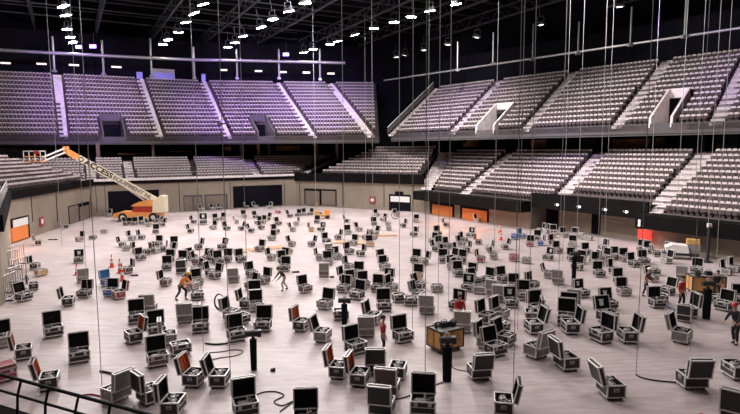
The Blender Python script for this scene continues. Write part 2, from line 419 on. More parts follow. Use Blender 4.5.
v0 = [v.co.copy() for v in SEAT.vertices]; f0 = [tuple(p.vertices) for p in SEAT.polygons]; m0 = [p.material_index for p in SEAT.polygons]
V = []; FF = []; MM = []
for d, (p, yaw, *_r) in rest:
    R = Matrix.Rotation(yaw, 3, 'Z'); o = len(V)
    V += [tuple(R @ v + p) for v in v0]; FF += [tuple(o + q for q in f) for f in f0]; MM += m0
me = bpy.data.meshes.new('stadium_seats'); me.from_pydata(V, [], FF); me.materials.append(M['seat_shell']); me.materials.append(M['seat_pad']); me.polygons.foreach_set('material_index', MM)
o = bpy.data.objects.new('stadium_seating', me); COL.objects.link(o)
tag(o, 'rows of grey tip-up seats filling the farther upper and lower stands', 'seats', kind='stuff')

# ---- fascias, soffits, concourse, outer shell
def poly_band(pts, z0, z1, t, m, name=None):
    mb = MB()
    for a, b in zip(pts, pts[1:]):
        n = outn(a, b); d = (b - a).normalized(); side = 1 if Vector((-d.y, d.x)).dot(n) > 0 else -1
        mb.slab(a, b, z0, z1, t, m, side)
    return trim(mb) if not name else struct(mb.build(name))
poly_band(UBf, 9.95, 11.15, .3, 'fascia'); poly_band(URf, 10.2, 11.4, .3, 'fascia')
def soffit(f, r, z, zr):
    mb = MB()
    for k in range(len(f) - 1):
        a, b, c, d = f[k], f[k + 1], r[k + 1], r[k]
        mb.add([(a.x, a.y, z), (b.x, b.y, z), (c.x, c.y, zr), (d.x, d.y, zr), (a.x, a.y, z + .1), (b.x, b.y, z + .1), (c.x, c.y, zr + .1), (d.x, d.y, zr + .1)], [(0, 1, 2, 3), (4, 7, 6, 5), (0, 4, 5, 1), (2, 3, 7, 6)], 'soffit')
    trim(mb)
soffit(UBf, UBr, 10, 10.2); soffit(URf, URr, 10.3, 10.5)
# concourse floors behind the lower stands and dark walls
def ext(pts, d0=0):
    return pts
lowrear = [WL1 + outn(WL1, W1) * 7 + Vector((-3, -6)), W1 + Vector((-8.2, 1.0)), P(8, 66, 8).to_2d()]
shell_low = [Vector((-60, 20)), Vector((-62, 62)), P(50, 99, 9).to_2d(), P(200, 108, 9).to_2d(), P(378, 108, 9).to_2d()]
shell_rt = [P(378, 108, 9).to_2d(), Vector((24, 88)), Vector((48, 60)), Vector((72, 32)), Vector((75, -25)), Vector((-60, -25)), Vector((-60, 20))]
poly_band(shell_low, 0, 33, .4, 'black_wall', 'wall_outer_back')
poly_band(shell_rt[:5], 0, 33, .4, 'black_wall', 'wall_outer_right')
mb = MB(); mb.slab((75, -25), (-60, -25), 0, 33, .4, 'black_wall'); mb.slab((-60, -25), (-60, 20), 0, 33, .4, 'black_wall'); struct(mb.build('wall_near'))
mb = MB(); mb.box((5, 45, 33.2), (150, 150, .3), 'roof_dark'); struct(mb.build('ceiling'))
# concourse decks behind lower stands
def deck(pts, z):
    mb = MB(); n = len(pts); mb.add([(p.x, p.y, z) for p in pts] + [(p.x, p.y, z - .3) for p in pts], [tuple(range(n)), tuple(range(n, 2 * n))[::-1]] + [(i, i + n, (i + 1) % n + n, (i + 1) % n) for i in range(n)], 'soffit'); trim(mb)
A2, B2 = off2(W2, W3, 6.8); A3, B3 = off2(W2, W3, 16)
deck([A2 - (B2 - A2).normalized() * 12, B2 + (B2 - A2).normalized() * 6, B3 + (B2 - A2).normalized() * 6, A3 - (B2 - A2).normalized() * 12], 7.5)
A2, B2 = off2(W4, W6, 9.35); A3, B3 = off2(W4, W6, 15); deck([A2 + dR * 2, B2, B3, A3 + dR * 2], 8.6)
# wall surface under upper stands, a few metres behind the lower stands, with warm light put into panel colours
ca, cb = off2(W4, W6, 13.5)
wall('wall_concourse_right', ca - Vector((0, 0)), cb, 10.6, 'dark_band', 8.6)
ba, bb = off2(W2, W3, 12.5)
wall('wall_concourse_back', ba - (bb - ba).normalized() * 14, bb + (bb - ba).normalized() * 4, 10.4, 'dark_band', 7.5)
def rect_on(A, B, x0, x1, y0, y1, m, off=.05, t=.08, mb=None):
    """upright panel on the wall AB spanning the given picture box"""
    own = mb is None; mb = mb or MB()
    xm = (x0 + x1) / 2
    a = on_wall(x0, y1, A, B, off); b = on_wall(x1, y1, A, B, off); zt = on_wall(xm, y0, A, B, off).z; zb = on_wall(xm, y1, A, B, off).z
    n = outn(A, B); d = (b - a).to_2d().normalized(); side = 1 if Vector((-d.y, d.x)).dot(n) > 0 else -1
    mb.slab(a.to_2d(), b.to_2d(), max(zb, 0), zt, t, m, side); return mb
for (x0, x1, y0, y1, m) in ((463, 478, 139, 147, 'warm_panel'), (530, 546, 140, 148, 'warm_panel'), (612, 650, 139, 148, 'warm_panel'), (655, 664, 138, 146, 'warm_panel'), (716, 736, 143, 148, 'warm_panel')):
    trim(rect_on(ca, cb, x0, x1, y0, y1, m, .1))
for (x0, x1, y0, y1, m) in ((118, 150, 153, 154.5, 'warm_panel'), (276, 300, 146, 151, 'warm_panel'), (170, 190, 151, 152, 'warm_panel')):
    trim(rect_on(ba, bb, x0, x1, y0, y1, m, .1))
# columns carrying the upper stand
for px, w, m in ((98, .5, 'case_brown'), (153, .4, 'case_brown'), (241, .35, 'case_brown'), (258, .4, 'wood_dark'), (269, .35, 'fascia'), (316, .55, 'wood_dark'), (337, .4, 'white_paint')):
    a, b = off2(W2, W3, 8.6); q = col(px, a, b, 9); mb = MB(); mb.box((q.x, q.y, 8.85), (w, w, 2.7), m, Matrix.Rotation(.5, 3, 'Z')); trim(mb)
for px in (447, 503, 590, 698, 730):
    a, b = off2(W4, W6, 10.0); q = col(px, a, b, 9.5); mb = MB(); mb.box((q.x, q.y, 9.45), (1.6, .5, 1.8), 'black_wall', Matrix.Rotation(-1.0, 3, 'Z')); trim(mb)

# upper rear walls (dark, behind the last rows)
UBr2 = [a + Vector((-.3, 1.6)) for a in UBr]
poly_band(UBr2, 10, 28, .3, 'black_wall', 'wall_back_upper')
URr2 = [a + nU * 1.5 for a in URr]
poly_band(URr2, 10, 24, .3, 'black_wall', 'wall_right_upper')
# strip lamps on the upper back wall
sx = [(5.5, 63), (41.5, 63.8), (74, 65), (116.5, 67), (223.5, 70), (258.5, 71), (283, 72), (306.5, 72.5), (331, 73.5)]
for i, (px, py) in enumerate(sx):
    for a, b in zip(UBr2, UBr2[1:]):
        p = on_wall(px, py, a, b, .15)
        if (p.x - a.x) * (p.x - b.x) <= 0:
            w = 5 if i < 4 else 3.6
            mb = MB(); rect_on(a, b, px - w, px + w, py - .8, py + .8, 'strip_lamp', .12, .1, mb); o = mb.build('strip_lamp')
            tag(o, 'thin glowing strip lamp on the upper back wall, %s from the left' % ordn(i), 'lamp', 'strip lamps on the upper back wall'); break
# lit control room window in the back wall
a, b = UBr2[2], UBr2[3]
wb = struct(rect_on(a, b, 151, 175, 69, 82, 'white_paint', .16, .1).build('window_1'))
rect_on(a, b, 152, 174, 73, 81, 'window_glow', .2, .05).build('window_glass', wb)
trim(rect_on(a, b, 151, 204, 83, 92, 'window_glow', .16, .1))  # wall below the window, its blue light put in as a glowing panel
for i, (x0, x1, y0, y1) in enumerate(((137, 143, 72, 84), (202, 206, 74, 88))):
    struct(rect_on(a, b, x0, x1, y0, y1, 'window_glow', .15, .1).build('window_%d' % (i + 2)))

# ------------------------------------------------------------------ doors, openings and signs in the arena walls
def door_set(n, A, B, x0, x1, y0, y1, leaves, mframe='dark_band', mleaf='tan_panel', handle=True):
    fr_ = struct(rect_on(A, B, x0, x1, y0, y1, mframe, .06, .1).build('door_%d' % n))
    w = (x1 - x0) / leaves
    for i in range(leaves):
        lf = rect_on(A, B, x0 + i * w + w * .07, x0 + (i + 1) * w - w * .07, y0 + (y1 - y0) * .12, y1, mleaf, .12, .08).build('door_leaf', fr_)
        if handle:
            q = on_wall(x0 + (i + .8) * w if i % 2 == 0 else x0 + (i + .2) * w, (y0 + y1) / 2 + 1, A, B, .16)
            mb = MB(); mb.box(q, (.06, .06, .3), 'rail_steel'); mb.build('door_handle', lf)
    return fr_
door_set(1, W1, W2, 69.5, 90.5, 203.5, 223, 2)
door_set(2, W2, W3, 184, 203, 195, 210.8, 2, 'fascia'); door_set(3, W2, W3, 205, 228, 194, 209.6, 1, 'fascia')
door_set(4, W3, W4, 304.5, 336.5, 189, 205, 2)
o = struct(rect_on(W2, W3, 109, 160, 190.5, 214.5, 'black_wall', .06, .1).build('door_5'))  # opening in the wall, its darkness put in as a black panel
o = struct(rect_on(W2, W3, 233.5, 282.5, 185.5, 206.5, 'black_wall', .06, .1).build('door_6'))  # wide opening, the dark inside put in as flat black
o = struct(rect_on(W3, W4, 389, 410.5, 194.5, 212, 'black_wall', .06, .1).build('door_7'))
rect_on(W3, W4, 390.5, 409.5, 196.5, 202, 'paper', .12, .08).build('roller_shutter', o)
rect_on(W3, W4, 395, 403, 191.5, 195, 'black_wall', .1, .3).build('shutter_box', o)
# panel joints of the tan walls
for (A, B, xs, y0, y1) in ((W2, W3, (97, 106, 180, 231, 285), 182, 212), (W3, W4, (300, 343, 384, 413), 182, 207), (W1, W2, (33, 58, 92), 194, 222)):
    for px in xs:
        mb = rect_on(A, B, px - .25, px + .25, y0, y1, 'dark_band', .03, .06); trim(mb)
# orange-lit openings, the orange light put into the panel colour
def lit_door(n, A, B, x0, x1, y0, y1, ptop, off=.3):
    fr_ = struct(rect_on(A, B, x0 - 2, x1 + 1.5, y0, y1, 'dark_band', .08, .1).build('door_%d' % n))
    rect_on(A, B, x0, x1, ptop, y1 - .3, 'orange_panel', .2, .08).build('orange_panel', fr_)
    return fr_
d8 = lit_door(8, W1, W2, 12.5, 29, 217, 240, 226)
rect_on(W1, W2, 13.5, 28.5, 218.5, 225.8, 'paper', .22, .06).build('shutter', d8)
lit_door(9, W4, W6, 432, 452, 198, 216, 205.5, 1.0); lit_door(10, W4, W6, 462, 486.5, 202, 223.5, 209.5, 1.0)
# tunnel mouths in right wall, their darkness put in as flat black panels
for (x0, x1, y0, y1, m) in ((545, 558, 203, 231, 'black_wall'), (591, 600, 207, 234, 'black_wall')):
    trim(rect_on(kk1 + nK * 2.6, kk2 + nK * 2.6, x0, x1, y0, y1, m, .05, .08))
# yellow line on the right wall
trim(rect_on(kk1 + nK * 2.6, kk2 + nK * 2.6, 602, 624, 221, 221.8, 'rail_steel', .08, .05))
# small round lamps under the right stand
for i, (px, py) in enumerate(((557, 204.5), (579, 206.5), (605, 209.3), (626, 211.5), (480, 172 + 20))):
    if i == 4: continue
    q = on_wall(px, py, W4, W6, .25); e = empty('bulkhead_lamp', q)
    mb = MB(); mb.box((0, 0, 0), (.45, .3, .14), 'rail_steel'); mb.build('housing', e)
    mb = MB(); mb.ball((0, -.04, -.02), .17, 'lens_dim', 10, 6, (1.1, .8, .6)); mb.build('glass_cover', e)
    tag(e, 'small oval white bulkhead lamp under the right stand, %s from the left' % ordn(i), 'lamp', 'bulkhead lamps under the right stand')
# fire hose cabinets (red) and red sign
for i, (A, B, x0, x1, y0, y1) in enumerate(((W1, W2, 40.5, 44.8, 217, 226), (W3, W4, 369.5, 375, 196.5, 204))):
    o = rect_on(A, B, x0, x1, y0, y1, 'case_red', .1, .25).build('hose_cabinet'); 
    tag(o, ['red fire hose cabinet on the tan wall beside the orange left opening', 'red fire hose cabinet on the corner wall left of the white shutter'][i], 'cabinet', 'fire hose cabinets')
    rect_on(A, B, x0 + 1.2, x1 - 1.2, y0 + 2, y1 - 2.5, 'paper', .37, .02).build('sign_plate', o)
o = rect_on(W4, W6, 637.5, 651, 230, 239, 'sign_red', .3, .15).build('red_sign'); tag(o, 'glowing red sign board on the tan wall below the right stand', 'sign')
o = rect_on(W4, W6, 637.8, 640.2, 219.5, 226.5, 'paper', 2.05, .05).build('wall_notice'); tag(o, 'small white upright notice on the dark band above the red sign', 'notice')
o = rect_on(ba, bb, 225, 231, 146.5, 150.5, 'warm_panel', .2, .1).build('lit_sign'); tag(o, 'small orange lit sign in the dark gallery above the back stand', 'sign')

# handrails along the stands' front edges
def handrail(A, B, z, label, m='rail_steel', hgt=.9, step=2.0, inward=-.05, name='handrail'):
    n = outn(A, B); a = A - n * inward; b = B - n * inward; L = (b - a).length
    e = empty(name, (a.x, a.y, z)); d = (b - a)
    mb = MB(); mb.tube((0, 0, hgt), (d.x, d.y, hgt), .03, m); mb.build('top_rail', e)
    k = int(L / step)
    mp_ = MB(); mp_.tube((0, 0, 0), (0, 0, hgt), .022, m); me = mp_.mesh('post')
    for i in range(k + 1):
        o = bpy.data.objects.new('post', me); COL.objects.link(o); o.parent = e; q = d * (i / max(k, 1)); o.location = (q.x, q.y, 0)
    tag(e, label, 'railing'); return e
handrail(W2, W3, 5.15, 'thin grey handrail along the front of the back lower stand', hgt=.7, inward=.0)
handrail(WL1, W1, 5.3, 'light grey handrail on the parapet at the left picture edge', 'white_paint', .9, 1.6)
# stair handrail left of right upper stand
def slope_rail(a, za, b, zb, label, hgt=1.0, m='white_paint'):
    e = empty('stair_handrail', (a.x, a.y, za)); v = Vector((b.x - a.x, b.y - a.y, zb - za))
    mb = MB(); mb.tube((0, 0, hgt), v + Vector((0, 0, hgt)), .06, m); mb.build('top_rail', e)
    mb = MB(); w = Vector((-v.y, v.x, 0)).normalized() * .05
    mb.add([-w, w, v + w, v - w, -w + Vector((0, 0, hgt * .8)), w + Vector((0, 0, hgt * .8)), v + w + Vector((0, 0, hgt * .8)), v - w + Vector((0, 0, hgt * .8))], [(0, 1, 2, 3), (4, 7, 6, 5), (0, 4, 5, 1), (1, 5, 6, 2), (2, 6, 7, 3), (3, 7, 4, 0)], 'fascia'); mb.build('side_panel', e)
    tag(e, label, 'railing')
slope_rail(URf[0] - (URf[1] - URf[0]).normalized() * .8, 11.4, URr[0] - (URf[1] - URf[0]).normalized() * .8, 19.2, 'white sloping handrail down the left end of the upper right stand')

# ------------------------------------------------------------------ roof
bd = Vector((.48, -.877)).normalized(); bn = Vector((.877, .48))
b0 = at(151, 42, 28).to_2d()
def truss(a, b, z, hgt=1.6, mod=3.0):
    mb = MB(); a = Vector((a.x, a.y)); b = Vector((b.x, b.y)); L = (b - a).length; k = max(2, int(L / mod))
    for zz, r in ((z, .16), (z + hgt, .13)): mb.tube((a.x, a.y, zz), (b.x, b.y, zz), r, 'roof_steel', 4)
    for i in range(k):
        p = a.lerp(b, i / k); q = a.lerp(b, (i + .5) / k); r_ = a.lerp(b, (i + 1) / k)
        mb.tube((p.x, p.y, z), (q.x, q.y, z + hgt), .05, 'roof_steel', 4); mb.tube((q.x, q.y, z + hgt), (r_.x, r_.y, z), .05, 'roof_steel', 4)
    trim(mb)
for k in range(-3, 12):
    s = b0 + bn * (8.7 * k); L = 80
    if k > 4: s = s + bd * ((k - 4) * 5.5); L = 70
    truss(s, s + bd * L, 28.2)
for j in range(0, 9):
    s = b0 + bd * (4 + 7.5 * j) - bn * 26; 
    mb = MB(); e_ = s + bn * (82); mb.tube((s.x, s.y, 30), (e_.x, e_.y, 30), .12, 'roof_steel', 4); mb.tube((s.x, s.y, 31.2), (e_.x, e_.y, 31.2), .1, 'roof_steel', 4); trim(mb)
# catwalk tube in front of upper back wall with hangers
def line_at(px, py, z): return at(px, py, z)
cz = 23.4
cp = [at(px, py, cz) for px, py in ((-40, 45.5), (0, 50), (62, 53.5), (151, 58), (195, 59.8), (265, 61), (345, 63))]
mb = MB()
for a, b in zip(cp, cp[1:]): mb.tube(a, b, .24, 'rail_steel', 8)
trim(mb, None)
def hanger(px, y0, y1, ref, r=.16):
    # vertical post meeting tube depth
    D = ref
    zt = H + (hor(px) - y0) * D / F; zb = H + (hor(px) - y1) * D / F
    p = P(px, D, (zt + zb) / 2); mb = MB(); mb.tube((p.x, p.y, zb), (p.x, p.y, zt), r, 'rail_steel', 6); mb.box((p.x, p.y, zb), (.5, .5, .3), 'rail_steel'); trim(mb)
for px, y0, y1 in ((53.5, 40, 73), (103, 44, 76), (151, 42, 78), (194, 50, 80), (237, 52, 80), (279, 52, 80), (320, 52, 81)):
    q = min(cp, key=lambda c: abs(proj(c)[0] - px)); D = q.y
    for a, b in zip(cp, cp[1:]):
        if proj(a)[0] <= px <= proj(b)[0]: 
            t = (px - proj(a)[0]) / (proj(b)[0] - proj(a)[0]); D = a.y + (b.y - a.y) * t
    hanger(px, y0, y1, D + .4)
ra = at(384, 80.5, 20.3); rb = at(740, 28, 20.3); rdir = (rb - ra).normalized()
mb = MB(); mb.tube(ra, rb + rdir * 18, .13, 'rail_steel', 8); trim(mb)
for px, y0, y1 in ((457.5, 45, 72), (493, 36, 66), (533, 28, 62), (578.5, 26, 56), (631, 12, 48), (685.5, -6, 40)):
    t = 0
    for i in range(200):
        p = ra.lerp(rb, i / 200)
        if proj(p)[0] >= px: break
    hanger(px, y0, y1, p.y, .09)
# far curtain / wall at the gap between stands
p1 = P(379, 86, 10).to_2d(); p2 = P(391, 90, 10).to_2d()
mb = MB(); a = P(372, 104, 9).to_2d(); b = P(440, 104, 9).to_2d(); mb.slab(a, b, 7, 33, .4, 'black_wall'); struct(mb.build('wall_gap'))

# ---- floodlights
fl_e = empty('arena_floodlight', (0, 0, 0))
mb = MB(); mb.box((0, 0, .22), (.85, .7, .35), 'hoist_black'); mb.box((0, 0, .02), (1.0, .86, .08), 'alu'); mb.build('housing', fl_e)
mb = MB(); mb.box((0, 0, -.06), (.95, .8, .06), 'lens'); LENS = mb.build('lens', fl_e)
mb = MB(); mb.box((-.42, 0, .55), (.05, .1, .9), 'roof_steel'); mb.box((.42, 0, .55), (.05, .1, .9), 'roof_steel'); mb.box((0, 0, 1.0), (.9, .1, .06), 'roof_steel'); mb.tube((0, 0, 1.0), (0, 0, 2.3), .04, 'roof_steel'); mb.build('bracket', fl_e)
LP = [(60, -4, 1), (63, 6, 1), (66, 15, 1), (67, 29, 1), (70, 37, 1), (73, 42, 1),
      (163, 44, 1), (168, 39.5, 1), (178, 32, 1), (186, 22, 1), (194, 13, 1), (203, 4, 1), (208, -6, 1),
      (228, 47, 1), (235, 42.5, 1), (243, 36, 1), (261, 27, 1), (273, 19, 1), (289, 11, 1), (305, 3, 1), (318, -6, 1),
      (304, 52, 1), (313, 49, 1), (330, 44, 1), (338, 41, 1), (355, 34.6, 1), (374, 28, 1), (394, 22, 1), (411, 16.5, 1), (430, 10.6, 1), (456, 4, 1), (466, -2, 1),
      (396.6, 57, 0), (405, 55, 0), (424, 50, 0), (448, 44.6, 0), (477, 37, 0), (541, 24.5, 0), (619.6, 6.6, 0)]
LINE = ['leftmost row', 'second row from the left', 'third row from the left', 'fourth row from the left', 'dim right-hand row']
cuts = [6, 13, 21, 32, 39]
FLOOD = []
dimmesh = MB(); dimmesh.box((0, 0, -.06), (.5, .4, .06), 'lens_dim'); dimmesh = dimmesh.mesh('lens')
for i, (px, py, on) in enumerate(LP):
    p = at(px, py, 25.2); row = next(r for r, c in enumerate(cuts) if i < c); j = i - ([0] + cuts)[row]
    if i == 0: e = fl_e
    else: e = copy_tree(fl_e)
    e.location = p; e.rotation_euler = (random.uniform(-.15, .15) + .2, random.uniform(-.2, .2), -.5)
    if not on:
        for c in e.children:
            if c.name.startswith('lens'): c.data = dimmesh
    tag(e, ('bright' if on else 'dim') + ' roof floodlight, %s from the near end, %s' % (ordn(cuts[row] - ([0] + cuts)[row] - 1 - j if row != 0 else j), LINE[row]), 'floodlight', 'roof floodlights')
    FLOOD.append((p, on))
# no rows built nearer than the picture top
for (px, py) in ((-20, 0),):
    pass
def lamp(kind, loc_, energy, color, size=1.0, target=None, spot=None, blend=.5):
    l = bpy.data.lights.new('lamp', kind); l.energy = energy; l.color = color
    if kind == 'AREA': l.shape = 'DISK'; l.size = size
    if kind == 'SPOT': l.spot_size = spot; l.spot_blend = blend; l.shadow_soft_size = size
    if kind == 'POINT': l.shadow_soft_size = size
    o = bpy.data.objects.new('light', l); COL.objects.link(o); o.location = loc_
    if target is not None: o.rotation_euler = (Vector(target) - Vector(loc_)).to_track_quat('-Z', 'Y').to_euler()
    return o
EN = 2000
for i, (p, on) in enumerate(FLOOD):
    if on and i % 2 == 0:
        lamp('SPOT', p + Vector((0, 0, -.6)), EN * 2.4, (1, .925, .905), .5, target=(p.x * .6 + 3, p.y * .62 + 14, 0), spot=math.radians(125), blend=.6)
for (x, y, e) in ((-14, 34, .8), (-2, 40, 1), (10, 46, 1), (-22, 50, .8), (22, 34, .65), (0, 20, .48), (16, 20, .42), (-14, 14, .35)):  # added spots above the view, unseen, to light the near floor evenly
    lamp('SPOT', (x, y, 26), EN * 4 * e, (1, .925, .905), .8, target=(x * .9, y + 2, 0), spot=math.radians(135), blend=.7)
# light onto the right and back stands
for (x, y, tx, ty, tz, e, c) in ((2, 55, 34, 56, 8, 4.4, (1, .92, .93)), (-2, 35, 40, 42, 8, 3.6, (1, .92, .93)), (-6, 62, -20, 95, 12, 5.0, (1, .93, 1)), (-20, 55, -55, 78, 13, 4.4, (1, .9, 1)), (-8, 40, -34, 62, 6, 2.4, (1, .93, .95)), (8, 62, 14, 90, 8, 3.2, (1, .93, .93))):
    lamp('SPOT', (x, y, 26), EN * 3.2 * e, c, .6, target=(tx, ty, tz), spot=math.radians(75), blend=.8)
# violet stage lamps on the roof edge
VI = []
for i, (px, py, tx, ty, tz, e) in enumerate(((79, 47, -28, 92, 16, 30), (93, 46.5, -50, 84, 16, 22), (286, 54.5, -8, 95, 16, 30), (205, 52, -20, 94, 17, 30), (420, 40, 14, 84, 14, 16), (560, 30, 38, 60, 15, 9))):
    p = at(px, py, 25.5)
    if i in (0, 1, 2):
        e_ = empty('stage_lamp', p); mb = MB(); mb.tube((0, 0, 0), (0, .6, .1), .3, 'hoist_black', 10); mb.build('housing', e_)
        mb = MB(); mb.box((0, -.06, 0), (1.0, .08, .5), 'lens_purple'); mb.build('lens', e_); mb = MB(); mb.tube((0, .3, .1), (0, .3, 2.2), .04, 'roof_steel'); mb.build('clamp', e_)
        tag(e_, ['violet stage lamp at the far end of the leftmost floodlight row', 'second violet stage lamp beside the twin chains on the left', 'violet stage lamp above the upper back stand between white floodlights'][i], 'lamp', 'violet stage lamps')
for (x, y, tx, ty, tz, e, sp) in ((-22, 62, -22, 94, 16.5, 1.0, 50), (-36, 58, -44, 86, 17, .75, 46), (-10, 64, -8, 96, 17, .9, 42), (-4, 60, 14, 84, 14.5, .4, 34), (10, 44, 41, 57, 15, .3, 26), (2, 48, 24, 66, 6, .25, 26)):
    lamp('SPOT', (x, y, 23.5), e * 42000, (.36, .15, 1), .4, target=(tx, ty, tz), spot=math.radians(sp), blend=1.0)
# warm orange glow at openings
for (px, py, e) in ((22, 244, 90), (442, 219, 160), (474, 225, 160)):
    q = at(px, py, .5); lamp('POINT', q + Vector((0, -.6, .9)), e, (1, .25, .05), .3)
q = on_wall(644, 240, W4, W6, 1.0); lamp('POINT', q, 25, (1, .05, .03), .2)
# ------------------------------------------------------------------ flight cases
CW, CD, CH, ZB = .84, .64, .56, .13
def edge_frame(mb, x0, x1, y0, y1, z0, z1, m='alu', t=.045):
    for x in (x0, x1):
        for y in (y0, y1): mb.box((x, y, (z0 + z1) / 2), (t, t, z1 - z0 + t), m)
        for z in (z0, z1): mb.box((x, (y0 + y1) / 2, z), (t, y1 - y0, t), m)
    for y in (y0, y1):
        for z in (z0, z1): mb.box(((x0 + x1) / 2, y, z), (x1 - x0, t, t), m)
ME = {}
def cm(key, fn):
    if key not in ME:
        mb = MB(); fn(mb); ME[key] = mb.mesh(key.split('|')[0])
    return ME[key]
def box_fn(ext):
    def f(mb):
        w, d = CW / 2, CD / 2; t = .03
        mb.box((0, 0, ZB + t / 2), (CW, CD, t), ext)
        for s in (-1, 1):
            mb.box((s * (w - t / 2), 0, (ZB + CH) / 2), (t, CD, CH - ZB), ext); mb.box((0, s * (d - t / 2), (ZB + CH) / 2), (CW, t, CH - ZB), ext)
    return f
def lining_fn(mb):
    w, d = CW / 2 - .035, CD / 2 - .035
    for s in (-1, 1):
        mb.box((s * (w - .02), 0, .36), (.04, 2 * d, .38), 'foam'); mb.box((0, s * (d - .02), .36), (2 * w, .04, .38), 'foam')
    mb.box((0, 0, .18), (2 * w, 2 * d, .03), 'foam')
def trim_fn(mb): edge_frame(mb, -CW / 2, CW / 2, -CD / 2, CD / 2, ZB + .01, CH)
def trim_mid(mb):
    edge_frame(mb, -CW / 2, CW / 2, -CD / 2, CD / 2, ZB + .01, CH)
    mb.box((0, -CD / 2 - .006, .36), (CW, .014, .02), 'alu')
def latch_fn(mb):
    mb.box((0, 0, 0), (.12, .02, .12), 'alu'); mb.box((0, -.015, 0), (.05, .02, .07), 'rail_steel')
def handle_fn(mb):
    mb.box((0, 0, 0), (.02, .2, .14), 'rail_steel'); mb.tube((.02, -.06, -.02), (.02, .06, -.02), .012, 'rubber')
def caster_fn(mb):
    mb.tube((-.02, 0, -.07), (.02, 0, -.07), .055, 'rubber', 10); mb.box((0, 0, -.01), (.08, .08, .02), 'rail_steel')
    for s in (-1, 1): mb.box((s * .03, 0, -.04), (.008, .05, .07), 'rail_steel')
LH, LT = .7, .16
def lid_fn(ext):
    def f(mb):   # open tray standing on its hinge: hinge at origin, opening faces -y
        mb.box((0, LT - .012, LH / 2), (CW, .024, LH), ext)
        for s in (-1, 1): mb.box((s * (CW / 2 - .012), LT / 2, LH / 2), (.024, LT, LH), ext)
        mb.box((0, LT / 2, .012), (CW, LT, .024), ext); mb.box((0, LT / 2, LH - .012), (CW, LT, .024), ext)
    return f
def lid_trim_fn(mb): edge_frame(mb, -CW / 2, CW / 2, .0, LT, .0, LH, t=.042)
def lid_lin_fn(m):
    def f(mb):
        mb.box((0, LT - .04, LH / 2), (CW - .06, .04, LH - .06), m)
        for s in (-1, 1):
            mb.box((s * (CW / 2 - .05), LT / 2, LH / 2), (.05, LT - .02, LH - .06), m)
        mb.box((0, LT / 2, LH - .05), (CW - .06, LT - .02, .05), m)
        mb.box((.16, LT - .08, LH * .45), (.05, .05, .3), m); mb.box((-.16, LT - .08, LH * .45), (.05, .05, .3), m)
    return f
def sheet_fn(mb): mb.box((0, 0, 0), (.34, .006, .34), 'paper')
def lid_closed_fn(ext):
    def f(mb): mb.box((0, 0, LT / 2), (CW, CD, LT), ext)
    return f
def lid_ctrim_fn(mb): edge_frame(mb, -CW / 2, CW / 2, -CD / 2, CD / 2, .0, LT)

def part(name, me, parent, loc=(0, 0, 0), rot=(0, 0, 0)):
    o = bpy.data.objects.new(name, me); COL.objects.link(o); o.parent = parent; o.location = loc; o.rotation_euler = rot; return o
STY = {'k': ('case_black', 'foam', 'black'), 'g': ('case_grey', 'foam', 'grey'), 'o': ('case_black', 'foam_orange', 'black'), 'w': ('case_black', 'foam', 'black'),
       'b': ('case_blue', 'foam', 'blue'), 'B': ('case_blue', 'plastic_blue', 'blue'), 'r': ('case_red', 'foam', 'red'), 'y': ('case_yellow', 'case_yellow', 'yellow'), 't': ('case_brown', 'foam', 'brown'), 'm': ('wood', 'foam', 'brown')}
def make_case(p, rz, sty, mode, sc_, far, tilt):
    ext, lin, cname = STY[sty]
    e = empty('flight_case', (p[0], p[1], 0), rz); e.scale = (sc_, sc_, sc_)
    part('case_box', cm('case_box|' + ext, box_fn(ext)), e)
    part('edge_trim', cm('edge_trim', trim_mid), e)
    if not far:
        for s in (-1, 1):
            part('latch', cm('latch', latch_fn), e, (s * .24, -CD / 2 - .01, CH - .1))
            part('handle', cm('handle', handle_fn), e, (s * (CW / 2 + .01), 0, .4), (0, 0, 0 if s > 0 else PI))
        for i in (-1, 1):
            for j in (-1, 1): part('caster', cm('caster', caster_fn), e, (i * (CW / 2 - .1), j * (CD / 2 - .1), ZB - .004))
    if mode == 'c':
        l = part('lid', cm('lid|c' + ext, lid_closed_fn(ext)), e, (0, 0, CH + .02)); part('lid_trim', cm('lid_trim|c', lid_ctrim_fn), l)
        return e
    part('lining', cm('lining', lining_fn), e)
    if mode == 'o':
        l = part('lid', cm('lid|' + ext, lid_fn(ext)), e, (0, CD / 2 + .02, CH + .02), (tilt, 0, 0))
        part('lid_trim', cm('lid_trim', lid_trim_fn), l); part('lid_lining', cm('lid_lining|' + lin, lid_lin_fn(lin)), l)
        if sty == 'w': s_ = part('paper_sheet', cm('paper_sheet', sheet_fn), l, (0, LT - .066, LH * .5)); s_['label'] = 'white sheet'
    return e

def hoist_parts():
    R = {}
    mb = MB(); mb.tube((-.2, 0, .12), (.1, 0, .12), .115, 'hoist_grey', 12)
    for i in range(5): mb.tube((-.19 + i * .055, 0, .12), (-.17 + i * .055, 0, .12), .128, 'hoist_grey', 12)
    R['motor_housing'] = mb.mesh('motor_housing')
    mb = MB(); mb.box((.17, 0, .13), (.15, .24, .22), 'hoist_black'); mb.tube((.245, 0, .13), (.27, 0, .13), .07, 'hoist_black', 10); R['gear_housing'] = mb.mesh('gear_housing')
    mb = MB(); mb.ring((.05, .0, .31), .055, .014, 'alu', 'x', 10); mb.box((.05, 0, .25), (.05, .05, .05), 'alu'); R['hook'] = mb.mesh('hook')
    mb = MB(); rr = random.Random(3)
    for k in range(9):
        a = rr.uniform(0, 6.28); c = (rr.uniform(-.2, .2), rr.uniform(-.16, .16), .1 + rr.uniform(.0, .16))
        mb.tube(c, (c[0] + .16 * math.cos(a), c[1] + .12 * math.sin(a), c[2] + rr.uniform(-.03, .05)), .026, 'chain', 5)
    R['chain_pile'] = mb.mesh('chain_pile')
    return R
HP = hoist_parts()

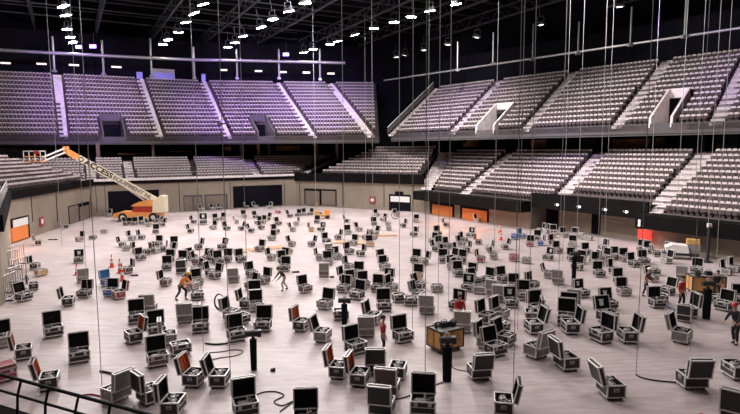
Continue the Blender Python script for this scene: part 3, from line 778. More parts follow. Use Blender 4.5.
CASES = """38.6,245.4,5,k 59.2,229,90,k 79.5,242,-60,g 93,240,0,k,n 104,234,0,g,n 79,263.5,10,w 108.3,217,0,g 41.5,276.6,0,y,n 35.5,270,75,k 122.7,247.5,80,k
31,291,88,k 69,307,85,k 84.6,299,4,k 83,283,180,g 108,287,8,B 111.6,298,0,b 118.5,300,-75,r 54,338.5,6,k 5,304,40,k 3,349,0,g 24.5,361,80,o 50.5,392,78,o 4,384,10,r,c
80,364,2,k 134,345,-70,o 137,324.5,2,k 149,314.5,175,g 157,338,0,k 158,368.5,8,t 117,405,-150,g 150,407,115,k 174,419,62,k 170,346,85,g 181,357,20,k,n
126.5,226,60,k 134,226,-30,k 142.6,225,0,k 149,227,70,g 156,223,0,k 162,227,-60,k 203.5,225,0,w,o,1.35 194,224,60,k 191,233.5,75,k 213,230,-50,g 216,222,30,k 219,210,0,k 198,209.5,60,g 208.6,209,0,g
222,221,-40,g 227,231,0,k 241,231,-70,k 244,218,10,g 244,208,0,k 251,207,60,g 237,224,80,g 156,234,0,k 158,247,-30,k 132,241,70,g 142,240,0,k 174,248,0,g 126.5,251,0,g,n 141,261,20,k 148,255,0,k 154.5,254,60,g 163,252,-20,k 137,254,70,k
198.5,250,-75,k 222,250,5,w 171,255,-60,g 169,264,0,k 181.5,265,0,k 193,261,20,k 213,263,72,k 241,263,0,k 197,265,60,t 227,263,-10,k 128,274,-80,t 167,271,0,k 166,287,70,t 197,274,-60,r 181.5,274,178,k 197.6,286,10,g 197,301,0,k,n
211,277,60,k 215,280,-60,k 234,283,178,g 186,324,178,g 193,318,0,g,c 201,334,0,k 237,343,12,k 232,322,60,g 241,327,30,k,n 209,263,0,k 219,265,-20,k 247,310,80,k 193,291,50,g
263,333,-12,k 302,333,62,o 323,344,72,g 325,311,-40,g 341,321,10,k,n 356,357,35,k 366,338,178,g 339,381,70,o 360,389,72,o 195,389.5,62,o 220,390,70,k 246,420,2,k 306,434,0,k 255,301,0,k 256,312,0,g 252,278,0,k 251,291,-60,k
269,209,0,g 278,214,0,r,n 256,219,40,k 267.5,221,-60,k 261.5,230,0,k 276,234,0,k 278.5,226,50,k 271.7,241,-40,g 290,218,70,k 298,217,-30,k 304,216,0,g 310,216,0,k 293,232,65,g 251.4,233,75,k 292,247,75,g 262.4,251,-40,t 271.7,261,60,g
288,255,0,m,n 283.5,265,0,k 263,224,0,g 258,225,10,k 296,226,0,g 347,223,80,k 348,235,0,g 359,232,60,g 321,232,10,w 311.5,232,80,m 317,224,0,k 311.5,247,-75,k 326.7,244,2,k 337.7,240,-72,k 329,254,175,g 320,261,72,g 337,260,0,g
328,265,-20,g 349.5,255,0,k 360.5,257,-70,k 353,246,20,g 366.4,240,-60,k 370,247,0,m 264,285,0,t 285,272,10,k 283,262,-40,k 305.5,294,28,t 324,277,178,g 327.5,264,0,g 343.6,294,0,t 349.5,271,72,g 358,278,0,g 357,301,-40,k 353,288,30,g
374,326,70,t 345,283,60,k 363,289,-20,g 377,217,40,g 389,231,0,g,n 388,226,80,g 403,228,-70,k,o 416,223,20,g 413.5,237,-60,k 396,217,0,g 383,222,-50,k 374,226,20,k 375,236,-60,g 446,227,72,k 485,222,60,g 438,236,0,k
433,244,-30,k 440,248,20,g 445,257,0,k 450,263,-40,g 464,243,60,k 470,238,-30,w 478.6,245,75,w 466,253,-70,k 461.7,247,0,g 488.7,252,-80,k 481,263,70,r 494,260,0,g 458,255,60,g 460,264,0,k 383,264,0,k 417,264,0,k 422,265,-70,g 373,240,0,g
447,249,40,k 436,252,70,k 453,271,0,g 384.7,271,10,g 377,293,5,k 387,286,0,w 384,312.5,0,k 392,293,60,g 417,281,0,m 420,291,75,k 410,306,0,k,n 400,304,20,k,n 418.5,301,60,g 437,293,0,g,n 427,315.5,180,g 456.6,273,60,g 461,278,0,k 475,286,14,k
470,293,10,w 487,285,-30,k 477,294,178,g,n 456.6,312,-18,w 489,325,65,k 499,323,60,g 495.5,300,160,g 446,263,0,k 467,279,0,k 403,345,28,k 463,334,172,g 479,382,-165,k 493.6,357,50,k 503,349,62,k 533.4,336,-72,k 536,361,-130,g 566,373,120,k
381,377,175,k 388,399,168,t 382,419,172,k 423,418,2,k,o,1.05 503,418,-88,k 392,380,80,k,n 465,352,75,g 522,239,-20,B 514.6,240,0,b,c 540,246,0,b 537,241,10,k 530,247,-20,r 504.5,250,-70,t 514,262,0,r,c 526.5,264,0,g,n 553,238,0,g,n 560,232,0,g
566,238,40,g 572,230,0,g 578,238,-20,g 582,231,0,t 590,240,0,g,n 598,237,0,g,c 572,247,0,g 553.5,246,60,r 547.6,261,-30,w 558,254,0,t 572,262,3,k 587,256,30,k 602,251,20,k 604,262,-40,k 618,261,0,t 594,264,-60,k 580,265,0,g 503.6,284,14,k
533,290,60,k 523,301,4,t 514,292,0,k 497.7,301,170,g 511,309,18,w 548.5,279,75,g 577,271,5,k 597.5,267,0,k 599,278,20,k 614,275,60,t 620,286,20,k 582,299,-4,w 558,285,178,g 568,320,2,k 573,307,178,g 609,311,38,w 607,325,42,w 499.5,336,40,k,n
538,318,40,k 531.5,324,-80,t 570,336,-72,k 566,327,0,k 600.5,345,-45,k 627,345,-62,k 681.5,345,78,g 684,322,175,k,o,.72 696,320,-55,k 723,312,-22,k 659,306,20,k,n 610,402,118,o 691,392,-150,k 735,382,-60,k,n 736,429,172,k
641,252,0,k 649,254,30,k 662.5,258,20,k 670,264,-60,g 644,265,0,k 623,262,30,t 699,262,0,k 727,276,72,g 623.6,297,25,g 657.5,308,28,k 667,296,-20,k 682,281,178,g 712,297,0,k 634,268,50,k 654,276,0,k,n 696,274,-15,k 652,283,60,g 717,305,50,k,n 735,273,70,g"""
LAND = [((140, 212), 'the orange boom lift'), ((321, 214), 'the yellow tug'), ((181, 288), 'the worker in orange vest'), ((446, 342), 'the wooden crate'), ((383, 338), 'the worker in red'),
        ((680, 294), 'the stagehand in red'), ((645, 283), 'the white-helmeted worker'), ((735, 325), 'the red-helmeted person'), ((108, 280), 'the left blue case'), ((522, 233), 'the right blue case'),
        ((41, 270), 'the yellow case'), ((442, 211), 'the left orange gateway'), ((474, 217), 'the right orange gateway'), ((79, 213), 'the grey double doors'), ((258, 197), 'the black opening'),
        ((399, 204), 'the white shutter'), ((254, 352), 'the left hanging chain bag'), ((447, 365), 'the chain bag by crate'), ((573, 280), 'the right hanging chain bag'), ((706, 300), 'the orange crate'),
        ((501, 237), 'the right traffic cones'), ((122, 276), 'the left traffic cones'), ((690, 252), 'the white cart'), ((644, 235), 'the red sign'), ((284, 282), 'the bending worker'), ((60, 400), 'the black railing'),
        ((740, 400), 'the lower right corner'), ((219, 305), 'the black cable coil'), ((14, 275), 'the barrier rack'), ((232, 412), 'the bottom left chain'), ((560, 414), 'the bottom edge right'), ((330, 414), 'the bottom edge centre'), ((576, 226), 'the white flag')]
cs = []
rnd = random.Random(11)
for t in CASES.split():
    f = t.split(','); px, py, a, sty = float(f[0]), float(f[1]), float(f[2]), f[3]
    mode = f[4] if len(f) > 4 else 'o'; s_ = float(f[5]) if len(f) > 5 else 1.0
    s_ *= .8 if py < 262 else (.83 if py < 300 else .88)
    if py > 312: s_ *= 1.06 if px < 520 else 1.16
    if abs(a) < 25 and py < 300: a += rnd.choice((-1, 1)) * rnd.uniform(0, 42 if py > 262 else 85)
    g = at(px, py, 0).to_2d(); vd = g.normalized()
    ang = math.radians(a + rnd.uniform(-7, 7))
    hd = (abs(math.cos(ang)) * CD + abs(math.sin(ang)) * CW) / 2 * s_
    cs.append(dict(px=px, py=py, a=a, ang=ang, sty=sty, mode=mode, s=s_, p=g + vd * hd, g0=g + vd * hd))
FIX = []   # people and objects the cases keep clear of: (point, radius)
for (px, py, r) in ((181, 299, .6), (284, 290, .7), (383, 355, .6), (445, 352, 1.35), (645, 296, .6), (681, 307.5, .6), (735, 344, .6), (705, 295, 1.25), (321, 219, 1.1), (118, 221, .9), (128, 221, .9), (138, 221, .9), (148, 221, .9), (158, 221, .9), (720, 300, .5), (704, 262, 1.0), (11, 299, .55), (16, 291, .5), (19, 281, .5), (17, 265, .5), (690, 262, 2.0), (700, 262, 1.4), (254, 370, .4), (447, 381, .4), (573, 287, .4), (706, 318, .4), (344, 325, .35),
                    (122, 281, .3), (118, 276, .3), (501, 240, .3), (77, 275, .3), (266, 249, .7), (352, 243, .7), (238, 252, .5), (13, 285, 1.0), (219, 311, .7)):
    q = at(px, py, 0).to_2d(); FIX.append((q + q.normalized() * (.5 if r > 1 else .1), r))
def clear():
    for it in range(260):
        mv = 0
        for i in range(len(cs)):
            for j in range(i + 1, len(cs)):
                d = cs[i]['p'] - cs[j]['p']; L = d.length; need = .54 * 2 * (cs[i]['s'] + cs[j]['s']) / 2
                if L < need:
                    if L < 1e-4: d = Vector((.1, .1)); L = .14
                    m = d / L * (need - L) / 2; vd = cs[i]['p'].normalized()
                    m = m * .75 + vd * (m.dot(vd)) * .5
                    cs[i]['p'] = cs[i]['p'] + m; cs[j]['p'] = cs[j]['p'] - m; mv = 1
        for c in cs:
            for q, r in FIX:
                d = c['p'] - q; L = d.length
                if L < r + .55: c['p'] = c['p'] + d / max(L, .01) * (r + .55 - L); mv = 1
            for A, B in ((WL1, W1), (W1, W2), (W2, W3), (W3, W4), (W4, W6)):
                n = outn(A, B); dist = (A - c['p']).dot(n); tt = (c['p'] - A).dot((B - A).normalized())
                if tt < -1 or tt > (B - A).length + 1: continue
                lim = 1.0 if (A - W4).length > .1 else 1.0
                if dist < lim: c['p'] = c['p'] - n * (lim - dist); mv = 1
        if not mv: break
clear()
keep = []
for c in cs:
    if all((c['p'] - o['p']).length > .76 * .54 * (c['s'] + o['s']) for o in keep): keep.append(c)
cs = keep
for c in cs:
    q = proj((c['p'].x, c['p'].y, .4)); c['q'] = (q[0], q[1])
LABEL = {}
used = set()
rank = {}
for li, (lp, ln) in enumerate(LAND):
    order = sorted(range(len(cs)), key=lambda i: math.hypot(cs[i]['q'][0] - lp[0], cs[i]['q'][1] - lp[1]))
    for r_, i in enumerate(order): rank.setdefault(i, []).append((r_, li))
for i, c in enumerate(cs):
    r_, li = min(rank[i]); ln = LAND[li][1]
    a = c['a']
    if c['mode'] == 'n': st = 'lidless'
    elif c['mode'] == 'c': st = 'closed'
    else: st = 'open'
    if c['mode'] == 'o': l = 'raised lid'
    cname = STY[c['sty']][2]
    extra = {'w': 'white sheet in raised lid, ', 'o': 'orange-lined lid, '}.get(c['sty'], '') if c['mode'] == 'o' else ''
    if not extra and c['mode'] == 'o': extra = 'lid behind, ' if abs(a) < 35 else 'lid at left, ' if 35 <= a < 130 else 'lid at right, ' if -130 < a <= -35 else 'lid in front, '
    if c['sty'] == 'w' and c['mode'] == 'o': extra = 'white sheet in lid, '
    c['lab'] = '%s %s flight case, %s%s closest to %s' % (st, cname, extra, ordn(r_), ln)
    c['hl'] = 'grey chain hoist lying in the %s flight case closest to %s' % (ordn(r_), ln)
    far = c['py'] < 236
    vd = c['p']; rz = c['ang'] - math.atan2(vd.x, vd.y)
    tilt = -math.radians(rnd.uniform(2, 16) if abs(a) > 35 else rnd.uniform(0, 9))
    e = make_case(c['p'], rz, c['sty'], c['mode'], c['s'], far, tilt)
    tag(e, c['lab'], 'case', 'flight cases on the arena floor')
    c['rz'] = rz
    if c['mode'] != 'c':
        h = empty('chain_hoist', (c['p'].x, c['p'].y, .26 * c['s']), rz + rnd.choice((0, PI, .15, -.12))); h.scale = (1.24 * c['s'],) * 3
        for n_, me in HP.items():
            if far and n_ == 'hook': continue
            part(n_, me, h)
        tag(h, c['hl'], 'hoist', 'chain hoists in the cases')

# ------------------------------------------------------------------ hoists hanging on their chains with the chain bag below
def hanging(px, py, label, h0=1.45, bag=1.3, r=.15, yaw=0):
    g = at(px, py, 0); e = empty('hanging_hoist', (g.x, g.y, 0.0), yaw)
    mb = MB(); mb.tube((0, 0, .03), (0, 0, bag), r * .85, 'bag_black', 12, r2=r); mb.build('chain_bag', e)
    mb = MB(); mb.tube((-.3, 0, h0 + .1), (.2, 0, h0 + .1), .13, 'hoist_black', 12); mb.box((.25, 0, h0 + .1), (.16, .26, .26), 'hoist_black'); mb.box((0, 0, bag + .05), (.12, .12, .2), 'hoist_black'); mb.build('motor_housing', e)
    mb = MB(); mb.ring((0, 0, h0 + .32), .08, .02, 'alu', 'y', 10); mb.build('hook', e)
    tag(e, label, 'hoist', 'hoists hanging above the floor'); return g
hanging(254, 370, 'black chain hoist with long black chain bag hanging left of centre foreground', yaw=.2)
hanging(447, 381, 'black chain hoist and tall black chain bag in front of the wooden crate', h0=1.55, bag=1.4, r=.2, yaw=.1)
hanging(573.5, 287, 'black chain hoist and narrow chain bag among cases right of centre', h0=2.1, bag=2.0, r=.15)
hanging(706, 319, 'black chain hoist and chain bag hanging in front of the orange crate', h0=1.8, bag=1.6, r=.22)
hanging(344.5, 325, 'black chain hoist and chain bag beside small lidless case at centre', h0=1.2, bag=1.1, r=.16)

# ------------------------------------------------------------------ chains from the roof
CH_END = [(102, 385, 0), (88, 300, 0), (231.5, 405, .3), (249, 345, 1.8), (203.5, 352, 0), (345, 300, 0), (373, 250, 0), (366, 212, 0), (399.5, 300, 0), (412.5, 330, 0), (425, 404, .6), (438, 322, 0), (448.5, 322, 1), (428, 250, 0), (513, 404, .2), (517.5, 330, 0), (528.5, 322, 0),
          (558, 300, 0), (562.5, 262, 0), (597.5, 265, 0), (604, 262, 0), (636, 375, 0), (648, 250, 0), (675, 252, 0), (690, 352, 0), (692, 250, 0), (706, 262, 0), (494, 262, 0), (576, 262, 0), (316, 215, 0), (62, 246, 0), (716, 268, 0)]
ce = sorted(CH_END, key=lambda t: t[0])
# columns in the picture's middle height decide the order used in the labels
pts = []
for (px, py, z) in ce:
    g = at(px, py, 0); pts.append((proj((g.x, g.y, 12))[0], g, z))
pts.sort(key=lambda t: t[0])
for i, (x_, g, z) in enumerate(pts):
    mb = MB(); r = .011 + .0002 * g.y
    mb.tube((0, 0, 0), (0, 0, 28.0 - z), r, 'chain', 5)
    o = mb.build('hoist_chain', None, (g.x, g.y, z + .02)); tag(o, 'thin steel hoist chain hanging from the dark roof, %s from the left' % ordn(i), 'chain', 'hoist chains hanging from the roof')

# ------------------------------------------------------------------ people
def skin_obj(name, verts, edges, radii, m, parent, root=0, sub=1):
    me = bpy.data.meshes.new(name); me.from_pydata([tuple(v) for v in verts], edges, [])
    o = bpy.data.objects.new(name, me); COL.objects.link(o)
    mod = o.modifiers.new('skin', 'SKIN'); mod.use_smooth_shade = True
    for i, r in enumerate(radii): me.skin_vertices[0].data[i].radius = r if isinstance(r, tuple) else (r, r)
    me.skin_vertices[0].data[root].use_root = True
    s2 = o.modifiers.new('sub', 'SUBSURF'); s2.levels = sub; s2.render_levels = sub
    bpy.context.view_layer.update()
    ev = o.evaluated_get(bpy.context.evaluated_depsgraph_get()); m2 = bpy.data.meshes.new_from_object(ev); m2.name = name
    o.modifiers.clear(); o.data = m2; m2.materials.clear(); m2.materials.append(M[m])
    for p in m2.polygons: p.use_smooth = True
    o.parent = parent; return o
def person(px, py, facing, pose, label, top, legs, hat=None, vest=None, bare_arms=False, k=1.0):
    g = at(px, py, 0); e = empty('person', (g.x, g.y, 0), facing); e.scale = (k, k, k)
    lean, arm, stride, knee = {'stand': (0.03, 'down', .08, 0), 'walk': (.12, 'swing', .3, .06), 'bend': (.75, 'reach', .28, .1), 'work': (.25, 'reach', .12, .02)}[pose]
    V_ = {}
    ph = .93 - (.06 if pose == 'bend' else 0)
    V_['pelvis'] = Vector((0, 0, ph))
    def up(base, L): return base + Vector((0, -math.sin(lean) * L, math.cos(lean) * L))
    V_['waist'] = up(V_['pelvis'], .16); V_['chest'] = up(V_['pelvis'], .38); V_['neck'] = up(V_['pelvis'], .53)
    nd = lean * .6
    hd = Vector((0, -math.sin(nd), math.cos(nd)))
    V_['throat'] = V_['neck'] + hd * .07; V_['jaw'] = V_['neck'] + hd * .13 + Vector((0, -.015, 0)); V_['head'] = V_['neck'] + hd * .22 + Vector((0, -.01, 0)); V_['crown'] = V_['neck'] + hd * .295
    V_['nose'] = V_['head'] + Vector((0, -.115, -.035))
    body_v = ['pelvis', 'waist', 'chest', 'neck', 'throat', 'jaw', 'head', 'crown']
    verts = [V_[n] for n in body_v]; rad = [(.13, .1), (.12, .09), (.15, .1), (.06, .06), (.052, .055), (.065, .075), (.082, .1), (.06, .07)]
    edges = [(i, i + 1) for i in range(7)]
    def add(v, r, to): verts.append(v); rad.append(r); edges.append((to, len(verts) - 1)); return len(verts) - 1
    add(V_['nose'], .014, 6)
    for s in (-1, 1): add(V_['head'] + Vector((s * .088, .01, -.01)), .018, 6)
    J = {}
    for s in (-1, 1):
        sh = V_['chest'] + Vector((s * .19, 0, .07))
        if arm == 'down': el = sh + Vector((s * .05, .02, -.3)); wr = el + Vector((0, -.08, -.24))
        elif arm == 'swing': el = sh + Vector((s * .05, s * .12, -.28)); wr = el + Vector((0, -.14, -.2))
        else: el = sh + Vector((s * .05, -.16, -.24)); wr = el + Vector((-s * .03, -.22, -.12 if pose == 'work' else -.2))
        hv = (wr - el).normalized()
        a = add(sh, .06, 2); b = add(el, .042, a); c = add(wr, .028, b); h = add(wr + hv * .06, (.022, .034), c)
        side = Vector((s, 0, 0)); pal = wr + hv * .085
        for q, L in ((-.028, .07), (-.009, .085), (.01, .08), (.028, .06)):
            f1 = add(pal + side * q * .9 + hv * .01, .009, h); f2 = add(pal + side * q + hv * L * .6 + Vector((0, -.004, -.01)), .0085, f1); add(pal + side * q + hv * L + Vector((0, -.015, -.02)), .007, f2)
        t1 = add(wr + hv * .03 + side * -.035 + Vector((0, -.01, 0)), .011, c); add(wr + hv * .07 + side * -.055 + Vector((0, -.02, 0)), .009, t1)
        hp = V_['pelvis'] + Vector((s * .095, 0, -.05)); st = s * stride / 2
        kn = Vector((s * .11, -.05 - st * .9 - knee, .5)); an = Vector((s * .12, st * -1.6 + .02, .09)); 
        a2 = add(hp, .085, 0); b2 = add(kn, .058, a2); c2 = add(an, .038, b2); add(an + Vector((0, -.13, -.05)), .03, c2)
        J[s] = (sh, el, wr, hp, kn, an)
    body = skin_obj('body', verts, edges, rad, 'skin', e)
    # shirt or jacket
    v = [V_['pelvis'] + Vector((0, 0, .02)), V_['waist'], V_['chest'], V_['neck'] - hd * .02]; r = [(.155, .12), (.145, .112), (.178, .125), (.085, .08)]; ed = [(0, 1), (1, 2), (2, 3)]
    for s in (-1, 1):
        sh, el, wr, hp, kn, an = J[s]; n = len(v); v += [sh, el]; r += [.075, .056]; ed += [(2, n), (n, n + 1)]
        if not bare_arms: v.append(wr - (wr - el).normalized() * .03); r.append(.042); ed.append((n + 1, n + 2))
    skin_obj('shirt', v, ed, r, top, e)
    if vest:
        v = [V_['pelvis'] + Vector((0, 0, .1)), V_['waist'], V_['chest'], V_['neck'] - hd * .04]; skin_obj('vest', v, [(0, 1), (1, 2), (2, 3)], [(.16, .128), (.16, .128), (.195, .14), (.1, .09)], vest, e)
    v = [V_['pelvis'] + Vector((0, 0, .04)), V_['pelvis'] + Vector((0, 0, -.04))]; r = [(.15, .115), (.15, .12)]; ed = [(0, 1)]
    for s in (-1, 1):
        sh, el, wr, hp, kn, an = J[s]; n = len(v); v += [hp + Vector((0, 0, -.05)), kn, an + Vector((0, 0, .04))]; r += [.1, .072, .058]; ed += [(1, n), (n, n + 1), (n + 1, n + 2)]
    skin_obj('trousers', v, ed, r, legs, e)
    for s in (-1, 1):
        an = J[s][5]; skin_obj('boot', [an + Vector((0, .03, 0)), an + Vector((0, .0, -.045)), an + Vector((0, -.16, -.05))], [(0, 1), (1, 2)], [.05, (.05, .045), (.048, .038)], 'cloth_black', e)
    if hat:
        mb = MB(); c = V_['head'] + hd * .02; mb.ball((c.x, c.y, c.z), .125, hat, 14, 8, (.95, 1.12, 1.05), zmin=-.02); mb.box((c.x, c.y - .13, c.z + .005), (.17, .1, .015), hat); mb.build('helmet', e)
    else:
        mb = MB(); c = V_['head'] + hd * .03 + Vector((0, .02, 0)); mb.ball((c.x, c.y, c.z), .108, 'hair', 12, 7, (.9, 1.08, 1.0), zmin=-.25); mb.build('hair', e)
    tag(e, label, 'person'); return e
person(181, 300, PI * .42, 'bend', 'person in orange work top and yellow helmet leaning forward near left floor', 'vest_orange', 'cloth_black', 'hat_yellow', 'vest_orange', k=1.12)
person(285, 290, -PI * .3, 'bend', 'person in black top and pale trousers bending over a case near centre', 'cloth_black', 'cloth_grey', None)
person(383, 355, PI * .6, 'stand', 'person in red shirt and black trousers standing left of the wooden crate', 'shirt_red', 'cloth_black', None, bare_arms=True)
person(645, 296, PI * .3, 'work', 'person in orange vest and white helmet with dark trousers, right side', 'cloth_black', 'cloth_navy', 'hat_white', 'vest_orange')
person(681, 307.5, PI * .15, 'stand', 'person in red top and black trousers standing with legs apart near orange crate', 'shirt_red', 'cloth_black', None, k=1.02)
person(735, 344, -PI * .35, 'work', 'person in dark clothes and red helmet at the right picture edge', 'cloth_black', 'cloth_black', 'hat_red', k=1.1)
person(459, 328, 0, 'work', 'person in dark red top working behind the wooden crate', 'shirt_red', 'cloth_black', None)
person(716, 299, -.4, 'work', 'dark-clothed person at the right end of the orange crate', 'cloth_black', 'cloth_black', None)
g = at(699, 466, 0)
person(699, 478, PI, 'stand', 'person in red and white helmet cut off by the bottom right edge', 'cloth_navy', 'cloth_black', 'hat_red')

# ------------------------------------------------------------------ boom lift
root = at(140, 221.2, 0); BL = empty('boom_lift', (root.x, root.y, 0), 0)
tag(BL, 'orange and cream boom lift parked by the back wall, arm raised to the left', 'lift')
D0 = root.y
def lp(px, py, D):
    r = ray(px, py); t = D / r.y; return Vector((r.x * t - root.x, D - root.y, H + r.z * t))
mb = MB(); mb.box((-.3, .6, .75), (5.6, 2.1, .5), 'lift_orange'); mb.prism([(-3.3, .55), (-3.3, 1.0), (-2.4, 1.25), (2.2, 1.15), (2.7, .9), (2.7, .5)], -.3, 1.5, 'lift_orange'); mb.build('chassis', BL)
for x in (-2.0, 1.9):
    for y in (-.35, 1.55):
        mb = MB(); mb.tube((x, y - .2, .55), (x, y + .2, .55), .55, 'rubber', 20); w_ = mb.build('wheel', BL)
        mb = MB(); mb.tube((x, y - .22, .55), (x, y + .22, .55), .28, 'white_paint', 14); mb.build('wheel_hub', w_)
mb = MB(); mb.tube((.6, .6, 1.1), (.6, .6, 1.6), .8, 'lift_red', 16); mb.prism([(-.9, 1.35), (-.5, 1.95), (2.7, 1.95), (2.9, 1.5), (2.2, 1.2), (-.6, 1.2)], -.3, 1.5, 'lift_red'); mb.build('turntable', BL)
mb = MB(); mb.prism([(-.9, 1.95), (-.6, 2.2), (.2, 2.55), (1.2, 2.75), (2.6, 2.75), (2.9, 2.4), (2.8, 1.95)], -.45, 1.6, 'lift_orange'); mb.build('engine_cover', BL)
R0 = lp(164, 205, D0 + .5); T0 = lp(68, 152, 66.5)
bdv = (T0 - R0); bl = bdv.length; bx = bdv.normalized(); bw = bx.cross(Vector((0, 0, 1))).normalized(); bz = bw.cross(bx)
MR = Matrix((bx, bw, bz)).transposed()
def bb_(name, s0, s1, wd, hd_, m, parent, off=0.0):
    mb = MB(); mb.box(R0 + bx * bl * (s0 + s1) / 2 + bz * off, (bl * (s1 - s0), wd, hd_), m, MR); return mb.build(name, parent)
bm_ = bb_('boom', 0, .72, .55, .85, 'boom_cream', BL)
bb_('boom_section', .7, .9, .46, .74, 'boom_cream', bm_)
bb_('boom_tip', .9, 1.0, .5, .7, 'lift_orange', bm_)
mb = MB(); c = lp(163, 204, D0 + .5); mb.prism([(c.x - 1.0, c.z - 1.0), (c.x - .9, c.z + .5), (c.x + .1, c.z + 1.2), (c.x + .6, c.z + 1.1), (c.x + .6, c.z - 1.0)], c.y - 1.1, c.y + .2, 'boom_cream'); mb.build('boom_mount', BL)
mb = MB(); mb.tube(R0 + Vector((-.4, 0, -.9)), R0 + bx * bl * .42 - bz * .35, .12, 'alu', 8); mb.build('lift_cylinder', BL)
def text(s, size, m, parent, pos, xdir, ydir, name, ext=.01):
    cu = bpy.data.curves.new(name, 'FONT'); cu.body = s; cu.size = size; cu.extrude = ext; cu.offset = .03; cu.align_y = 'CENTER'
    o = bpy.data.objects.new(name, cu); COL.objects.link(o); bpy.context.view_layer.update()
    me = bpy.data.meshes.new_from_object(o.evaluated_get(bpy.context.evaluated_depsgraph_get())); bpy.data.objects.remove(o)
    me.materials.clear(); me.materials.append(M[m]); o = bpy.data.objects.new(name, me); COL.objects.link(o); o.parent = parent
    z = xdir.cross(ydir); o.matrix_local = Matrix.Translation(pos) @ Matrix((xdir, ydir, z)).transposed().to_4x4(); return o
sgn = -1  # side of the boom that faces the hall
sidev = bw if bw.y < 0 else -bw
tx = -bx; ty = bz
text('ACCESS', .86, 'cloth_black', bm_, R0 + bx * bl * .83 + sidev * .29, tx, ty, 'boom_lettering').scale = (1.15, 1, 1)
text('EQUIPMENT NL', .66, 'case_grey', bm_, R0 + bx * bl * .545 + sidev * .29, tx, ty, 'boom_lettering').scale = (1.1, 1, 1)
mb = MB(); c = R0 + bx * bl * .87 + sidev * .25; mb.tube(c, c + sidev * .03, .3, 'cloth_black', 16); mb.build('boom_badge', bm_)
mb = MB(); c2 = c + sidev * .035; mb.tube(c2, c2 + sidev * .02, .18, 'boom_cream', 14); mb.build('badge_centre', bm_)
JE = lp(43, 160.5, 62.5); JS = lp(66, 150, 66.2)
mb = MB(); mb.tube(JS + Vector((0, 0, .25)), JE + Vector((0, 0, .35)), .1, 'white_paint', 8); mb.tube(JS - Vector((0, 0, .25)), JE - Vector((0, 0, .1)), .1, 'white_paint', 8); mb.box(JS, (.5, .5, .9), 'lift_orange'); mb.build('jib', BL)
BK = lp(35, 161.5, 61.5)
mb = MB(); mb.box(BK, (1.9, 1.0, .14), 'lift_orange'); bk = mb.build('work_platform', BL)
mb = MB()
for z in (.55, 1.15):
    for y in (-.48, .48): mb.tube(BK + Vector((-.93, y, z)), BK + Vector((.93, y, z)), .05, 'lift_orange' if z < 1 else 'white_paint', 6)
    for x in (-.93, .93): mb.tube(BK + Vector((x, -.48, z)), BK + Vector((x, .48, z)), .05, 'white_paint', 6)
for x in (-.93, -.3, .35, .93):
    for y in (-.48, .48): mb.tube(BK + Vector((x, y, 0)), BK + Vector((x, y, 1.15)), .045, 'white_paint', 6)
mb.build('guard_rail', bk)
mb = MB(); mb.box(BK + Vector((.5, -.4, 1.0)), (.6, .3, .35), 'lift_red'); mb.build('control_box', bk)

# ------------------------------------------------------------------ crates, tug, carts, cones, coils
def crate(px, py, yaw, dims, label, mats_=('wood', 'wood_dark')):
    g = at(px, py, 0); v = Vector((g.x, g.y)).normalized() * (dims[1] / 2); e = empty('wooden_crate', (g.x + v.x, g.y + v.y, 0), yaw)
    w, d, h = dims; zb = .16
    mb = MB(); t = .04
    mb.box((0, 0, zb + .03), (w, d, .06), mats_[0])
    for s in (-1, 1): mb.box((s * w / 2, 0, (zb + h) / 2), (t, d, h - zb), mats_[0]); mb.box((0, s * d / 2, (zb + h) / 2), (w, t, h - zb), mats_[0])
    mb.build('crate_box', e)
    mb = MB(); edge_frame(mb, -w / 2, w / 2, -d / 2, d / 2, zb + .03, h, 'case_black', .07); mb.box((0, -d / 2 - .01, (zb + h) / 2), (.08, .05, h - zb), mats_[1]); mb.box((-w / 2 - .01, 0, (zb + h) / 2), (.05, .08, h - zb), mats_[1]); mb.build('edge_battens', e)
    mb = MB(); mb.box((0, 0, h - .02), (w - .04, d - .04, .04), 'case_grey'); mb.build('crate_top', e)
    for i in (-1, 1):
        for j in (-1, 1): mb = MB(); mb.tube((i * (w / 2 - .15) - .03, j * (d / 2 - .15), .08), (i * (w / 2 - .15) + .03, j * (d / 2 - .15), .08), .08, 'rubber', 10); mb.build('caster', e)
    tag(e, label, 'crate'); return e, Vector((g.x + v.x, g.y + v.y, h))
e, c = crate(445, 353, .55, (1.25, 1.0, 1.0), 'wooden crate on wheels with dark tools on top, beside hanging chain bag')
def tool(name, c, off, fn, label, cat='tool', yaw=0):
    o_ = empty(name, (c.x + off[0], c.y + off[1], c.z), yaw); fn(o_); tag(o_, label, cat); return o_
def ctrl(o_):
    mb = MB(); mb.box((0, 0, .12), (.36, .26, .24), 'cloth_black'); mb.build('body', o_)
    mb = MB(); mb.path([(-.16, 0, .24), (-.12, 0, .34), (.12, 0, .34), (.16, 0, .24)], .015, 'rubber'); mb.build('carry_handle', o_)
tool('control_box', c, (-.05, .05), ctrl, 'black control box on top of the wooden crate', yaw=.4)
tool('control_box', c, (.36, .22), ctrl, 'second black control box at the right end of the wooden crate top', yaw=1.1)
def drill(o_):
    mb = MB(); mb.box((0, 0, .05), (.1, .08, .1), 'cloth_black'); mb.box((0, 0, .16), (.05, .05, .14), 'rubber'); mb.tube((-.08, 0, .25), (.16, 0, .25), .04, 'cloth_black', 8); mb.build('body', o_)
tool('cordless_drill', c, (-.42, -.1), drill, 'black cordless drill standing at the left end of the wooden crate', yaw=.8)
def bag(o_):
    mb = MB(); mb.ball((0, 0, .1), .2, 'paper', 10, 6, (1.2, .8, .55)); mb.build('bag_body', o_)
tool('plastic_bag', c, (-.3, .25), bag, 'crumpled pale plastic bag on the left of the wooden crate', 'bag')
